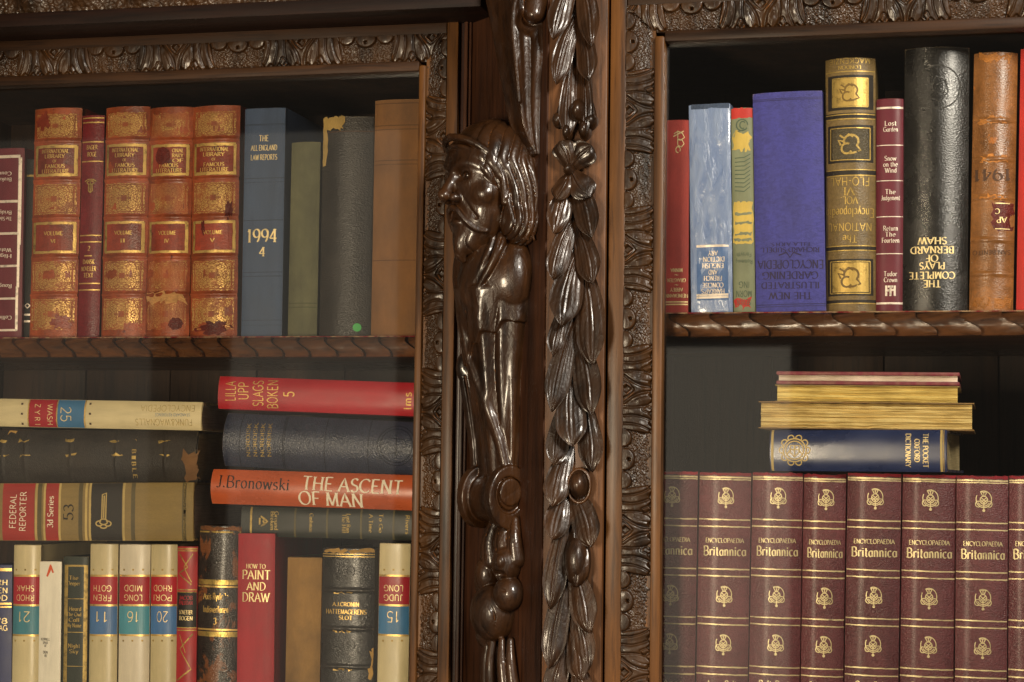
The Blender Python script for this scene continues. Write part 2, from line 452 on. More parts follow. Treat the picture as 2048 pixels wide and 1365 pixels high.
# right door (forward plane)
rx_i = XV((1329.5, 1318), 85, 1365, YR); rx_c0 = XV((1311, 1297), 62, 1365, YR); rx_c1 = XV((1255, 1240), 9, 1365, YR); rx_o = XV((1221, 1209), 9, 1365, YR)
rz = lambda a, b: 0.5 * (px(1320, a, YR)[1] + px(2048, b, YR)[1])
rz_i, rz_c0, rz_c1 = rz(85, 54), rz(62, 33), rz(8, -22); rz_o = rz_c1 + 26
RFAR = px(2280, 700, YR)[0]
door('right-hand glazed door with carved leaf frame', YR, rx_i, rx_c0, rx_c1, rx_o, rz_i, rz_c0, rz_c1, rz_o, RFAR, ZBOT, -1, 132, -62, -35, 41)

# -- carcass: corner post, canted panel, pilaster
bead0 = px(920, 600, YL)[0]; cA = px(938, 600, 6)[0]
cB = px(1087, 600, -92)[0]; pl_r = XV((1214, 1203), 100, 1365, -92)
box('corner_post', lx_o + 1.5, bead0 + 1, 6, 40, ZBOT, ZTOP, W_DARK, BC, 1)
nb = 0
for xa, xb, ya in ((920, 928, 0), (928.6, 934, 3), (934.6, 939, 6)):
    box('corner_bead', px(xa, 600, YL)[0], px(xb, 600, YL)[0], ya, 30, ZBOT, ZTOP, W_PIL, BC, 1.4)
A2 = np.array([cA, 6.0]); B2 = np.array([cB, -92.0]); TT = (B2 - A2) / np.linalg.norm(B2 - A2); NN = np.array([TT[1], -TT[0]])
if NN[1] > 0: NN = -NN
CM = (A2 + B2) / 2; CLEN = np.linalg.norm(B2 - A2)


def cant(t, n, z):
    t = np.asarray(t, float); n = np.asarray(n, float)
    return np.stack([CM[0] + t * TT[0] + n * NN[0], CM[1] + t * TT[1] + n * NN[1], np.asarray(z, float) + 0 * t], -1)


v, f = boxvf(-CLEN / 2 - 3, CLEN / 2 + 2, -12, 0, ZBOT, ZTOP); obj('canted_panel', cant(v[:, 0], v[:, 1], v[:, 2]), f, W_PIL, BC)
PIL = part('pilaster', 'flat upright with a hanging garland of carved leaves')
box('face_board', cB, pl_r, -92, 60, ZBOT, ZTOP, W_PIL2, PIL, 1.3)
box('carcass_side', pl_r + 1, rx_o + 3, -60, 240, ZBOT, ZTOP, W_DARK, BC)

# -- cornice over the left door
cz = lambda a, b, Y: 0.5 * (px(0, a, Y)[1] + px(900, b, Y)[1])
COR = part('cornice', 'dark cornice above the left door')
z1 = cz(54, 18, -60); z2 = cz(26, -12, -60)
cx1 = px(962, 10, -60)[0]
box('fascia', LFAR, cx1, -60, 20, z1, z2, W_DARKX, COR, 2)
box('soffit_board', LFAR, cx1 - 1, -40, 22, lz_o + 4, z1 - 0.3, W_DARKX, COR, 2)
# rough carved frieze above the fascia
ns, nw = 500, 40; L = cx1 - LFAR
sg = np.linspace(0, L, ns)[:, None] * np.ones((1, nw)); wg = np.ones((ns, 1)) * np.linspace(0, 40, nw)[None]
hh = 3 * vnoise(sg / 1.6, wg / 1.6, 5) + 9 * np.exp(-(((sg + 10) % 62 - 31) / 13) ** 2 - ((wg - 14) / 9) ** 2) + wg * 0.25
obj('carved_frieze', np.stack([LFAR + sg, -54 - hh * .8, z2 + wg], -1).reshape(-1, 3), gridfaces(ns, nw), W_CARVE, COR, 180)
box('top_board', LFAR, RFAR, 0, 330, ZTOP - 2, ZTOP + 20, W_DARKX, BC)

# -- interiors
mid_l = lx_o + 2
for xa_, xb_, yb_ in ((LFAR, mid_l + 4, 300), (rx_o - 4, RFAR, 260)):
    bp = part('back_panel', 'dark boarded back of the case'); nb_ = max(2, int((xb_ - xa_) / 105)); wb_ = (xb_ - xa_) / nb_
    for i in range(nb_): box('back_board', xa_ + i * wb_ + 0.6, xa_ + (i + 1) * wb_ - 0.6, yb_ + (i % 2) * 1.2, yb_ + 10 + (i % 2) * 1.2, ZBOT, ZTOP, W_BACK, bp, 1.5)
    box('backing', xa_, xb_, yb_ + 12, yb_ + 16, ZBOT, ZTOP, W_BACK, bp)
box('side_panel', mid_l - 4, mid_l + 4, 41, 299, ZBOT, ZTOP, W_BACK, BC)
box('side_panel', LFAR - 12, LFAR - 0.5, 0, 312, ZBOT, ZTOP, W_BACK, BC)
box('side_panel', rx_o - 4, rx_o + 8, -62, 259, ZBOT, ZTOP, W_BACK, BC)
box('side_panel', RFAR + .5, RFAR + 12, -90, 272, ZBOT, ZTOP, W_BACK, BC)
box('ceiling_board', LFAR, mid_l - 5, 30, 299, lz_i + 14, lz_i + 26, W_BACK, BC)
box('ceiling_board', rx_o + 9, RFAR, -60, 259, rz_i + 14, rz_i + 26, W_BACK, BC)

YSL, YSR = 26.0, -62.0       # shelf fronts
YBL, YBR = 44.0, -46.0       # book spine planes
zls = 0.5 * (px(0, 675, YSL)[1] + px(820, 672, YSL)[1]); zlb = 0.5 * (px(0, 716, YSL)[1] + px(825, 712, YSL)[1])
zrs = 0.5 * (px(1330, 622, YSR)[1] + px(2040, 624, YSR)[1]); zrb = 0.5 * (px(1330, 670, YSR)[1] + px(2040, 674, YSR)[1])
FELT = cloth('felt_lining', '6e1a20', 'cloth', 0.9, 0.2, spec=0.1)


def shelf(label, x0, x1, Yf, Yb, z0, z1, period, seed, p0):
    sh = part('shelf', label)
    box('board', x0, x1, Yf + 10, Yb, z0 + 1, z1 - 0.8, W_SHELF, sh)
    box('felt_lining', x0, x1, Yf + 7, Yb, z1 - 0.7, z1 + 0.5, FELT, sh)
    H = z1 - z0; n = int((x1 - x0) / period) + 2; r = np.random.default_rng(seed)
    for i in range(-1, n):
        nu, nz = 22, 20
        p = np.linspace(0, 1, nu)[:, None] * np.ones((1, nz)); q = np.ones((nu, 1)) * np.linspace(0, 1, nz)[None]   # q 0 bottom .. 1 top
        sl = period * (0.50 * (1 - q) + 0.10 * np.sin(q * math.pi * 2)) + period * (p0 + i) + (r.random() - .5) * 1.5
        X = np.clip(x0 + sl + p * period * 1.0, x0 + .2, x1 - .2)
        prof = 6.5 * np.sin(np.clip(q * 0.92 + 0.06, 0, 1) * math.pi) ** 0.6
        up = -4.2 * np.clip((q - 0.42) / 0.5, 0, 1) * (1 - p) ** 1.5          # scooped hollow behind each cut, upper half
        lo = 4.0 * np.clip((0.60 - q) / 0.5, 0, 1) * p ** 2.0                # swelling before the cut, lower half
        ridge = 2.2 * p ** 3 - 1.4 * (1 - p) ** 4
        h = prof + up + lo + ridge + 0.5 * (vnoise(X / 5, q * 5 + 3, seed) - .5)
        v = np.stack([X, Yf + 6 - h, z0 + q * (H - .9)], -1).reshape(-1, 3)
        if X.max() - X.min() < 1: continue
        back = np.stack([X, np.full_like(X, Yf + 9.8), z0 + q * (H - .9)], -1).reshape(-1, 3)
        f = gridfaces(nu, nz).tolist(); N = nu * nz
        for a in range(nz - 1): f += [(a, a + 1, N + a + 1, N + a), ((nu - 1) * nz + a + 1, (nu - 1) * nz + a, N + (nu - 1) * nz + a, N + (nu - 1) * nz + a + 1)]
        for a in range(nu - 1):
            k, k2 = a * nz, (a + 1) * nz; f += [(k2, k, N + k, N + k2), (k + nz - 1, k2 + nz - 1, N + k2 + nz - 1, N + k + nz - 1)]
        obj('carved_lobe', np.vstack([v, back]), f, W_SHELF, sh, 50)
    return sh


shelf('upper shelf behind the left door with a carved edge', LFAR + 1, mid_l - 6, YSL, 299, zlb, zls, 29.5, 3, 0.2)
shelf('upper shelf behind the right door with a twisted carved edge', rx_o + 9, RFAR - 1, YSR, 259, zrb, zrs, 38.5, 4, 0.15)
ZFL = px(400, 1578, YBL)[1]; ZFR = px(1700, 1560, YBR)[1]
for (a, b, c, d, e) in ((LFAR + 1, mid_l - 6, YSL, 299, ZFL), (rx_o + 9, RFAR - 1, YSR, 259, ZFR)):
    sh = part('shelf', 'lower shelf under the bottom row of books'); box('board', a, b, c, d, e - 25, e - .4, W_SHELF, sh, 1.5)

# ------------------------------------------------------------------ sculpting: signed distance field -> mesh
def surface_nets(Fd, lo, h):
    nx, ny, nz = Fd.shape; s = Fd < 0
    cells = np.zeros((nx - 1, ny - 1, nz - 1), np.uint8); acc = np.zeros((nx - 1, ny - 1, nz - 1, 3)); cnt = np.zeros((nx - 1, ny - 1, nz - 1))
    I = [slice(0, -1), slice(1, None)]
    for ax in range(3):
        for b in range(2):
            for c in range(2):
                o = [0, 0, 0]; oth = [k for k in range(3) if k != ax]; o[oth[0]] = b; o[oth[1]] = c
                s0 = tuple(I[q] for q in o); o2 = list(o); o2[ax] = 1; s1 = tuple(I[q] for q in o2)
                f0, f1 = Fd[s0], Fd[s1]; cr = (f0 < 0) != (f1 < 0)
                t = np.where(cr, f0 / np.where(cr, f0 - f1, 1), 0)
                for k in range(3): acc[..., k] += np.where(cr, t if k == ax else o[k], 0)
                cnt += cr
    act = cnt > 0; idx = -np.ones(act.shape, int); idx[act] = np.arange(act.sum())
    ijk = np.argwhere(act); v = ijk + acc[act] / cnt[act][:, None]; v = np.array(lo) + v * h
    faces = []
    for ax in range(3):
        sl0 = [slice(1, -1)] * 3; sl0[ax] = slice(0, -1); sl1 = [slice(1, -1)] * 3; sl1[ax] = slice(1, None)
        a, b = s[tuple(sl0)], s[tuple(sl1)]; e = np.argwhere(a != b)
        if len(e) == 0: continue
        inside = a[tuple(e.T)]; base = e.copy()
        for k in range(3):
            if k != ax: base[:, k] += 1
        u, w = [k for k in range(3) if k != ax]
        q = []
        for du, dw in ((-1, -1), (0, -1), (0, 0), (-1, 0)):
            c = base.copy(); c[:, u] += du; c[:, w] += dw; q.append(idx[tuple(c.T)])
        q = np.stack(q, 1); flip = inside if ax != 1 else ~inside
        q[~flip] = q[~flip][:, ::-1]; faces.append(q)
    return v, np.vstack(faces)


def smin(a, b, k):
    h = np.clip(0.5 + 0.5 * (b - a) / k, 0, 1); return b * (1 - h) + a * h - k * h * (1 - h)


def smax(a, b, k): return -smin(-a, -b, k)


class Sculpt:
    """t across, n outward, z up, in mm; every primitive is evaluated only inside its own bounding box"""
    def __init__(s, t0, t1, n0, n1, z0, z1, h, zoff=0.0):
        s.lo = (t0, n0, z0); s.h = h
        s.ax = [np.arange(a, b + h, h) for a, b in ((t0, t1), (n0, n1), (z0, z1))]
        s.T, s.N, s.Z = np.meshgrid(*s.ax, indexing='ij', sparse=True); s.F = np.full(tuple(len(a) for a in s.ax), 1e3)
        s.zoff = zoff

    def sub(s, lo, hi):
        sl = []
        for a, l, g in zip(s.ax, s.lo, range(3)):
            i0 = int(np.clip((lo[g] - l) // s.h, 0, len(a) - 2)); i1 = int(np.clip((hi[g] - l) // s.h + 2, i0 + 1, len(a))); sl.append(slice(i0, i1))
        return tuple(sl), (s.T[sl[0]], s.N[:, sl[1]], s.Z[:, :, sl[2]])

    def put(s, sl, d, k, cut):
        f = s.F[sl]
        if cut: s.F[sl] = smax(f, -d, k)
        else: s.F[sl] = smin(f, d, k) if k > 0 else np.minimum(f, d)

    def ell(s, c, r, k=3.0, cut=False):
        c = (c[0], c[1], c[2] + s.zoff); m = k * 2 + 4
        sl, (T, N, Z) = s.sub([c[i] - r[i] - m for i in range(3)], [c[i] + r[i] + m for i in range(3)])
        p = (T - c[0], N - c[1], Z - c[2])
        k0 = np.sqrt(sum((p[i] / r[i]) ** 2 for i in range(3))); k1 = np.sqrt(sum((p[i] / r[i] ** 2) ** 2 for i in range(3)))
        s.put(sl, k0 * (k0 - 1) / np.maximum(k1, 1e-6), k, cut)

    def tube(s, pts, r0, r1=None, k=3.0, cut=False, seg=5):
        r1 = r0 if r1 is None else r1; P = np.array(smoothpath(pts, seg)); P[:, 2] += s.zoff; n = len(P) - 1; m = k * 2 + 4 + max(r0, r1)
        sl, (T, N, Z) = s.sub(P.min(0) - m, P.max(0) + m); out = None
        for i in range(n):
            a, b = P[i], P[i + 1]; d = b - a
            q = np.clip(((T - a[0]) * d[0] + (N - a[1]) * d[1] + (Z - a[2]) * d[2]) / max(d @ d, 1e-9), 0, 1)
            e = np.sqrt((T - a[0] - q * d[0]) ** 2 + (N - a[1] - q * d[1]) ** 2 + (Z - a[2] - q * d[2]) ** 2) - (r0 + (r1 - r0) * (i + q) / n)
            out = e if out is None else np.minimum(out, e)
        s.put(sl, out, k, cut)

    def cap(s, a, b, ra, rb=None, k=3.0, cut=False): s.tube([a, b], ra, rb, k, cut)

    def add(s, d, k=3.0): s.F = smin(s.F, d, k) if k > 0 else np.minimum(s.F, d)

    def cut(s, d, k=1.5): s.F = smax(s.F, -d, k)

    def build(s, name, mat, parent, smooth=180):
        s.F[0], s.F[-1] = 1, 1; s.F[:, 0] = np.maximum(s.F[:, 0], 0.5); s.F[:, -1] = 1; s.F[:, :, 0] = 1; s.F[:, :, -1] = 1
        v, f = surface_nets(s.F, s.lo, s.h)
        return obj(name, cant(v[:, 0], v[:, 1], v[:, 2]), f[:, ::-1] if FLIP else f, mat, parent, smooth)


FLIP = False
zp = lambda y: px(1000, y, -70)[1]      # photo row -> height on the corner figure
FIG = part('carved_figure', 'carved bust of a bearded long-haired man on a tapering scrolled support')

# ---- head
zr = zp(375)
k = Sculpt(-66, 66, -4, 84, zr - 86, zr + 78, 0.9, zr)
T, N, Z = k.T, k.N, k.Z - zr; aT = np.abs(T)
k.ell((0, 20, 16), (42, 44, 52))                 # skull
k.ell((0, 27, -14), (36, 31, 50), 8)             # face mass
k.ell((0, 40, -40), (18, 17, 22), 8)             # jaw and chin
k.ell((0, 49, 27), (28, 10.5, 16), 8)              # forehead
for sg in (-1, 1):
    k.ell((sg * 25, 40, -9), (12, 12.0, 11), 6)      # cheekbone
    k.tube([(sg * 5, 59.5, 17), (sg * 15, 59, 20.5), (sg * 24, 53.5, 19.5), (sg * 33, 43, 13)], 4.4, 3.0, 3.5)   # brow
    k.ell((sg * 16, 65, 8.5), (12.5, 10.5, 7.0), 3.5, True)       # socket
    k.ell((sg * 17, 46.5, 8), (9, 9, 7.2), 0.6)  # eyeball
    k.tube([(sg * 6.5, 53, 6.5), (sg * 12, 56.8, 12.5), (sg * 20, 56.2, 13.6), (sg * 29, 48, 8.5)], 2.2, 1.7, 0.4)
    k.tube([(sg * 6.5, 53, 6), (sg * 13, 55, 1.9), (sg * 21, 53, 2.2), (sg * 29, 47, 7.5)], 1.6, 1.3, 0.8)
    k.ell((sg * 18, 56.0, 8), (3.0, 3.2, 3.0), 0.5, True)  # pupil
    k.tube([(sg * 9, 57, -3), (sg * 18, 54, -4), (sg * 26, 49.5, 0)], 0.9, 0.7, 1.5, True)      # bag under the eye
    k.tube([(sg * 30, 47, 7), (sg * 36, 38, 6.5), (sg * 42, 28, 7.5)], 1.0, 0.8, 1.2, True)  # crow's feet
    k.tube([(sg * 29, 48, 0), (sg * 35, 39, -1.5), (sg * 40, 30, -1)], 0.8, 0.7, 1.2, True)
k.tube([(0, 56, 18), (0, 62, 6), (0, 70, -9)], 4.3, 5.8, 3.5)     # nose bridge
k.ell((0, 70.5, -10.5), (6.6, 7, 6), 2.5)
for sg in (-1, 1):
    k.ell((sg * 8.2, 62, -12.5), (5.0, 7.0, 5), 2.0)
    k.ell((sg * 4.4, 66, -17.5), (2.6, 4, 2.6), 0.8, True)
    k.tube([(sg * 12.5, 62, -7), (sg * 14.5, 58, -14), (sg * 19, 53, -24), (sg * 23, 48, -32)], 1.3, 1.3, 2.5, True)      # fold beside the nose
    # moustache sweeping down to the jaw
    k.tube([(sg * 2.0, 62.0, -21.5), (sg * 8, 60.5, -24.5), (sg * 14, 55.5, -34), (sg * 20, 47, -43), (sg * 26, 38, -45)], 3.2, 1.2, 2.6)
    k.tube([(sg * 3, 66, -23), (sg * 9.5, 64, -28), (sg * 15.5, 57, -38), (sg * 22, 47, -46)], 0.8, 0.8, 0.5, True)
    k.tube([(sg * 8, 60.5, -31.5), (sg * 14, 54.5, -40.5), (sg * 21, 45.5, -47.5)], 0.8, 0.8, 0.8, True)
k.ell((0, 55.5, -36), (9, 6, 4.2), 3)            # lower lip
k.ell((0, 64.5, -31), (6.5, 5, 1.0), 0.5, True)           # mouth
k.ell((0, 43, -54), (15, 13, 13), 5)               # beard
k.tube([(0, 49, -47), (0, 52, -57), (0, 51.5, -66), (0, 48, -71)], 8.5, 3.5, 4)
bw = np.clip((-44 - Z) / 5, 0, 1) * np.clip((N - 26) / 8, 0, 1)
k.F += bw * 1.3 * (0.7 - np.abs(np.sin(np.arctan2(T, np.maximum(N - 22, 1)) * 7.5 + 0.8 * np.sin(Z * 0.2))) ** 0.5)
# ---- hair: a cap of combed strands with a rolled fringe, long locks at the sides
hk = Sculpt(-66, 66, -4, 84, zr - 86, zr + 78, 0.9, zr)
hk.ell((0, 14, 22), (51, 47, 47))
for sg in (-1, 1):
    hk.ell((sg * 44, 6, -12), (13, 22, 42), 8); hk.ell((sg * 43, 9, -38), (17, 21, 20), 6)
hair = hk.F
oe = Sculpt(-66, 66, -4, 84, zr - 86, zr + 78, 0.9, zr); oe.ell((0, 60, -14), (38.0, 42, 62), 30)
side = np.clip((30 - Z) / 20, 0, 1) * np.clip((aT - 8) / 14, 0, 1)
fd = np.hypot((N - 60) / 42, (Z + 14) / 62) * 42            # rings about the face, seen from the side
flick = np.clip((-18 - Z) / 30, 0, 1)
ph_top = np.arctan2(T, N + 22) * 20 + 0.55 * np.sin((Z - 20) * 0.12 + N * 0.07)
ph_side = fd * 0.40 + 0.75 * np.sin(Z * 0.07 + 0.4) - flick * (N * 0.12) + 0.04 * aT
groove = lambda p: np.abs(np.sin(p)) ** 0.5
hair = hair + 2.6 * (0.74 - groove(ph_top)) * (1 - side) + 3.0 * (0.74 - groove(ph_side)) * side
hk.F = hair
hl = 42 - 0.010 * aT ** 2
open_ = np.maximum(np.maximum(oe.F, 17 - N), Z - hl)
hk.F = smax(hk.F, -open_, 2.0)
for sg in (-1, 1):
    hk.tube([(0, 64.5, 47), (sg * 14, 62, 45), (sg * 28, 52, 38), (sg * 38, 39, 25), (sg * 43, 31, 6), (sg * 44, 29, -18)], 3.6, 3.4, 1.2)
    k.tube([(0, 62, 38.5), (sg * 14, 59, 36.5), (sg * 26, 51, 30), (sg * 36, 39, 16), (sg * 40, 32, -4)], 2.8, 2.2, 0.6)
    for q in range(3):        # a few loose locks flicking outward at the jaw
        hk.tube([(sg * (46 + q * 2), 27 - q * 8, -16 - q * 2), (sg * (52 + q * 1.5), 24 - q * 7, -36), (sg * (53 + q * 2), 15 - q * 6, -54)], 3.2, 1.2, 0.8)
k.add(hk.F, 0.6)
k.cap((-30, 22, -80), (30, 22, -80), 6, 6, 4, True)
head = k.build('head', W_FIG, FIG)

# ---- bust and tapering support
zt, zb_ = zp(455), zp(1090)
k = Sculpt(-60, 60, -4, 66, zb_, zt, 1.15)
T, N, Z = k.T, k.N, k.Z; aT = np.abs(T)
y2z = zp
k.cap((0, 20, y2z(455)), (0, 18, y2z(530)), 21, 24)
k.ell((0, 22, y2z(560)), (36, 25, 40), 8)
k.ell((0, 33, y2z(588)), (17, 17, 22), 8)
for sg in (-1, 1):
    k.ell((sg * 29, 10, y2z(552)), (23, 20, 38), 14)      # shoulder
    k.tube([(sg * 33, 24, y2z(478)), (sg * 37, 31, y2z(505)), (sg * 31, 38, y2z(545)), (sg * 20, 44, y2z(582))], 6.0, 2.5, 0.8)
    k.tube([(sg * 25, 28, y2z(482)), (sg * 25, 36, y2z(515)), (sg * 18, 41, y2z(550)), (sg * 9, 46, y2z(580))], 4.6, 2.2, 0.8)
    k.tube([(sg * 38, 29, y2z(482)), (sg * 41, 35, y2z(508)), (sg * 34, 42, y2z(545)), (sg * 22, 47, y2z(580))], 1.0, 1.0, 0.7, True)
    k.tube([(sg * 29, 30, y2z(480)), (sg * 30, 37, y2z(512)), (sg * 24, 43, y2z(550)), (sg * 14, 48, y2z(585))], 1.6, 1.2, 1.0, True)
# tapered trunk with hanging folds
u = np.clip((y2z(585) - Z) / (y2z(585) - y2z(985)), -0.2, 1.2)
wt = 41 - 14 * u; wn = 47 - 33 * np.clip(u, 0, 1) ** 0.85
trunk = (np.sqrt((T / wt) ** 2 + (N / np.maximum(wn, 6)) ** 2) - 1) * np.minimum(wt, wn)
trunk = smax(trunk, np.maximum(Z - y2z(580), y2z(1000) - Z), 3)
th = np.arctan2(T / wt, np.maximum(N, 0.1) / wn)
fold = np.abs(np.sin(th * 3.6 + 1.6 * u - 0.4 + 0.5 * np.sin(u * 5))) ** 0.7 * 2.0 - 1.2 + 0.35 * np.sin(th * 14 + 1 + 4 * u)
trunk = trunk - 3.0 * fold * np.clip(u * 5 + .3, 0, 1) * (1 - 0.35 * u)
hem = y2z(698) + T * 0.66 + 3.0 * np.sin(T * 0.4)
over = smax(trunk - 3.2, hem - Z, 0.8)
k.add(trunk, 4); k.add(over, 0.5)
k.tube([(-14, 40, y2z(640)), (-6, 36, y2z(720)), (8, 27, y2z(800)), (20, 17, y2z(880)), (26, 11, y2z(955))], 3.5, 4.5, 4)
# leafy strap on the far side
k.ell((-42, 20, y2z(730)), (8, 9, 15), 2)
for q in range(4): k.tube([(-50, 26, y2z(712 + q * 10)), (-42, 31, y2z(720 + q * 10)), (-33, 26, y2z(736 + q * 10))], 1.1, 1.1, 0.8, True)
k.tube([(-41, 17, y2z(740)), (-37, 15, y2z(800)), (-31, 12, y2z(880)), (-28, 11, y2z(945)), (-34, 12, y2z(985))], 9.5, 6.5, 1.5)
k.tube([(-36, 23, y2z(750)), (-31, 21, y2z(800)), (-25, 18, y2z(880)), (-23, 16, y2z(945))], 1.4, 1.4, 1.0, True)
# bottom volute: a roll across the figure with button ends
zv = y2z(997); rr = np.hypot(N - 9, (Z - zv) * 0.77)
k.add(np.maximum(rr - 17.5, aT - 24), 3)
k.add(np.maximum(rr - 23 - 1.2 * np.sin(np.arctan2(Z - zv, N - 9) + 1), np.abs(aT - 26) - 5.0) - 0.6, 1.0)
k.cut(np.maximum(np.abs(np.hypot(N - 11, (Z - zv - 3) * .85) - 13.6) - 1.5, 28.0 - aT), 0.8)
k.add(np.maximum(np.hypot(N - 11, (Z - zv - 6) * .9) - 11.2, np.abs(aT - 30) - 3.2) - 0.8, 0.6)
k.cap((34.8, 3, zv + 9), (34.8, 20, zv + 0), 1.1, 1.1, 0.6, True)
for q in range(2): k.tube([(-14 + 28 * q, 20, y2z(930)), (-16 + 32 * q, 27, y2z(962)), (-16 + 32 * q, 30, y2z(990)), (-15 + 30 * q, 26, y2z(1020))], 1.5, 1.5, 1.0, True)
k.build('torso', W_FIG, FIG)

# ---- hanging pods and fruit below
k = Sculpt(-50, 52, -4, 50, zp(1420), zp(1028), 1.1)
T, N, Z = k.T, k.N, k.Z
for t, n, ya, yb, ra, rb in ((20, 7, 1045, 1112, 7, 12), (-1, 9, 1048, 1125, 6.5, 11), (34, 4, 1040, 1118, 5, 9), (-14, 5, 1060, 1140, 5, 9)):
    k.tube([(t * .8 + 3, n, zp(ya)), (t, n + 3, zp((ya + yb) / 2)), (t + 1, n + 1, zp(yb))], ra, rb, 0.7)
    k.tube([(t * .8 + 3, n + ra, zp(ya)), (t + 1, n + 3 + (ra + rb) / 2, zp((ya + yb) / 2)), (t + 2, n + rb + 1, zp(yb))], 1.1, 1.1, 1.0, True)
k.ell((25, 10, zp(1128)), (15, 14, 18), 0.8)
k.ell((28, 23, zp(1150)), (9, 10, 5), 1.5, True)
k.ell((31, 20, zp(1122)), (6, 5, 7), 0.8)
k.ell((-6, 10, zp(1152)), (13, 15, 19), 0.8)
k.tube([(-17, 21, zp(1132)), (-8, 28, zp(1150)), (-2, 24, zp(1178))], 1.7, 1.7, 1.0, True)
k.ell((-22, 6, zp(1168)), (10, 10, 16), 0.8)
k.ell((28, 9, zp(1187)), (16, 14, 17), 0.8)
k.tube([(14, 22, zp(1180)), (26, 26, zp(1172)), (38, 20, zp(1180))], 1.5, 1.5, 0.8, True)
k.ell((2, 9, zp(1228)), (25, 23, 28), 0.8)
k.tube([(-2, 30, zp(1178)), (6, 34, zp(1215)), (11, 30, zp(1250)), (13, 18, zp(1278))], 1.2, 1.2, 1.2, True)
k.tube([(-14, 28, zp(1190)), (-12, 32, zp(1222)), (-6, 28, zp(1255))], 0.9, 0.9, 1.6, True)
k.tube([(16, 27, zp(1200)), (22, 22, zp(1225)), (20, 18, zp(1255))], 0.9, 0.9, 1.6, True)
k.ell((-14, 6, zp(1275)), (12, 12, 14), 0.8)
k.cap((2, 10, zp(1280)), (2, 14, zp(1292)), 5, 3, 3)
for q, (t0, t1, n) in enumerate(((-8, -12, 8), (6, 4, 12), (17, 26, 9), (26, 36, 5))):
    k.tube([(t0, n, zp(1282)), ((t0 + t1) / 2, n + 2, zp(1330)), (t1, n - 1, zp(1410))], 3.2, 7.0, 0.8)
k.build('fruit_pendant', W_FIG, FIG)

# ---- scrolled bracket above the head
k = Sculpt(-34, 80, -4, 56, zp(318), zp(-60), 1.1)
T, N, Z = k.T, k.N, k.Z
u = np.clip((zp(0) - Z) / (zp(0) - zp(312)), -0.3, 1.0)
uc = np.clip(u, 0, 1); De = 33 - 17 * uc - 9 * np.clip((uc - .75) / .25, 0, 1) ** 2; tl = 8 + 30 * uc; tr = 63 - 3 * uc + 1.5 * np.sin(uc * 6)
tr = tr - 5 * np.exp(-((u - .0) / .12) ** 2)
tc_, ht = (tl + tr) / 2, (tr - tl) / 2; nc_, hn = De / 2 - 3, De / 2 + 3; rr_ = 4.5
qx, qy = np.abs(T - tc_) - ht + rr_, np.abs(N - nc_) - hn + rr_
d = np.hypot(np.maximum(qx, 0), np.maximum(qy, 0)) + np.minimum(np.maximum(qx, qy), 0) - rr_
side_ = np.clip((T - tr + 8) / 5, 0, 1); nn = N / De
d = d + side_ * 3.4 * (1 - 0.5 * uc) * np.abs(np.sin(math.pi * np.clip(nn, 0, 1) * 2.0)) ** 0.8 * np.clip(u * 4, 0, 1)
front = np.clip((N - De + 6) / 4, 0, 1); ff = (T - tl) / (tr - tl)
d = d + front * (2.4 * np.exp(-((ff - .5) / .36) ** 6) - 0.8)
k.add(d, 0)
k.ell((66, 16, zp(60)), (12, 13, 13), 4, True)
k.tube([(57, 22, zp(215)), (58, 27, zp(140)), (58, 31, zp(70)), (60, 30, zp(25)), (64, 24, zp(-4)), (66, 16, zp(-12)), (68, 6, zp(2))], 2.2, 3.4, 1.0)
k.cap((64, 8, zp(2)), (63, 10, zp(42)), 11.5, 10.5, 0.8)
k.ell((64, 11, zp(46)), (9, 9, 7), 1.5)
k.tube([(70, 20, zp(15)), (72, 20, zp(45)), (73, 12, zp(60))], 1.2, 1.2, 0.8, True)
k.build('scroll_bracket', W_FIG, FIG)

# ------------------------------------------------------------------ garland of leaves on the pilaster
YP = -92.0


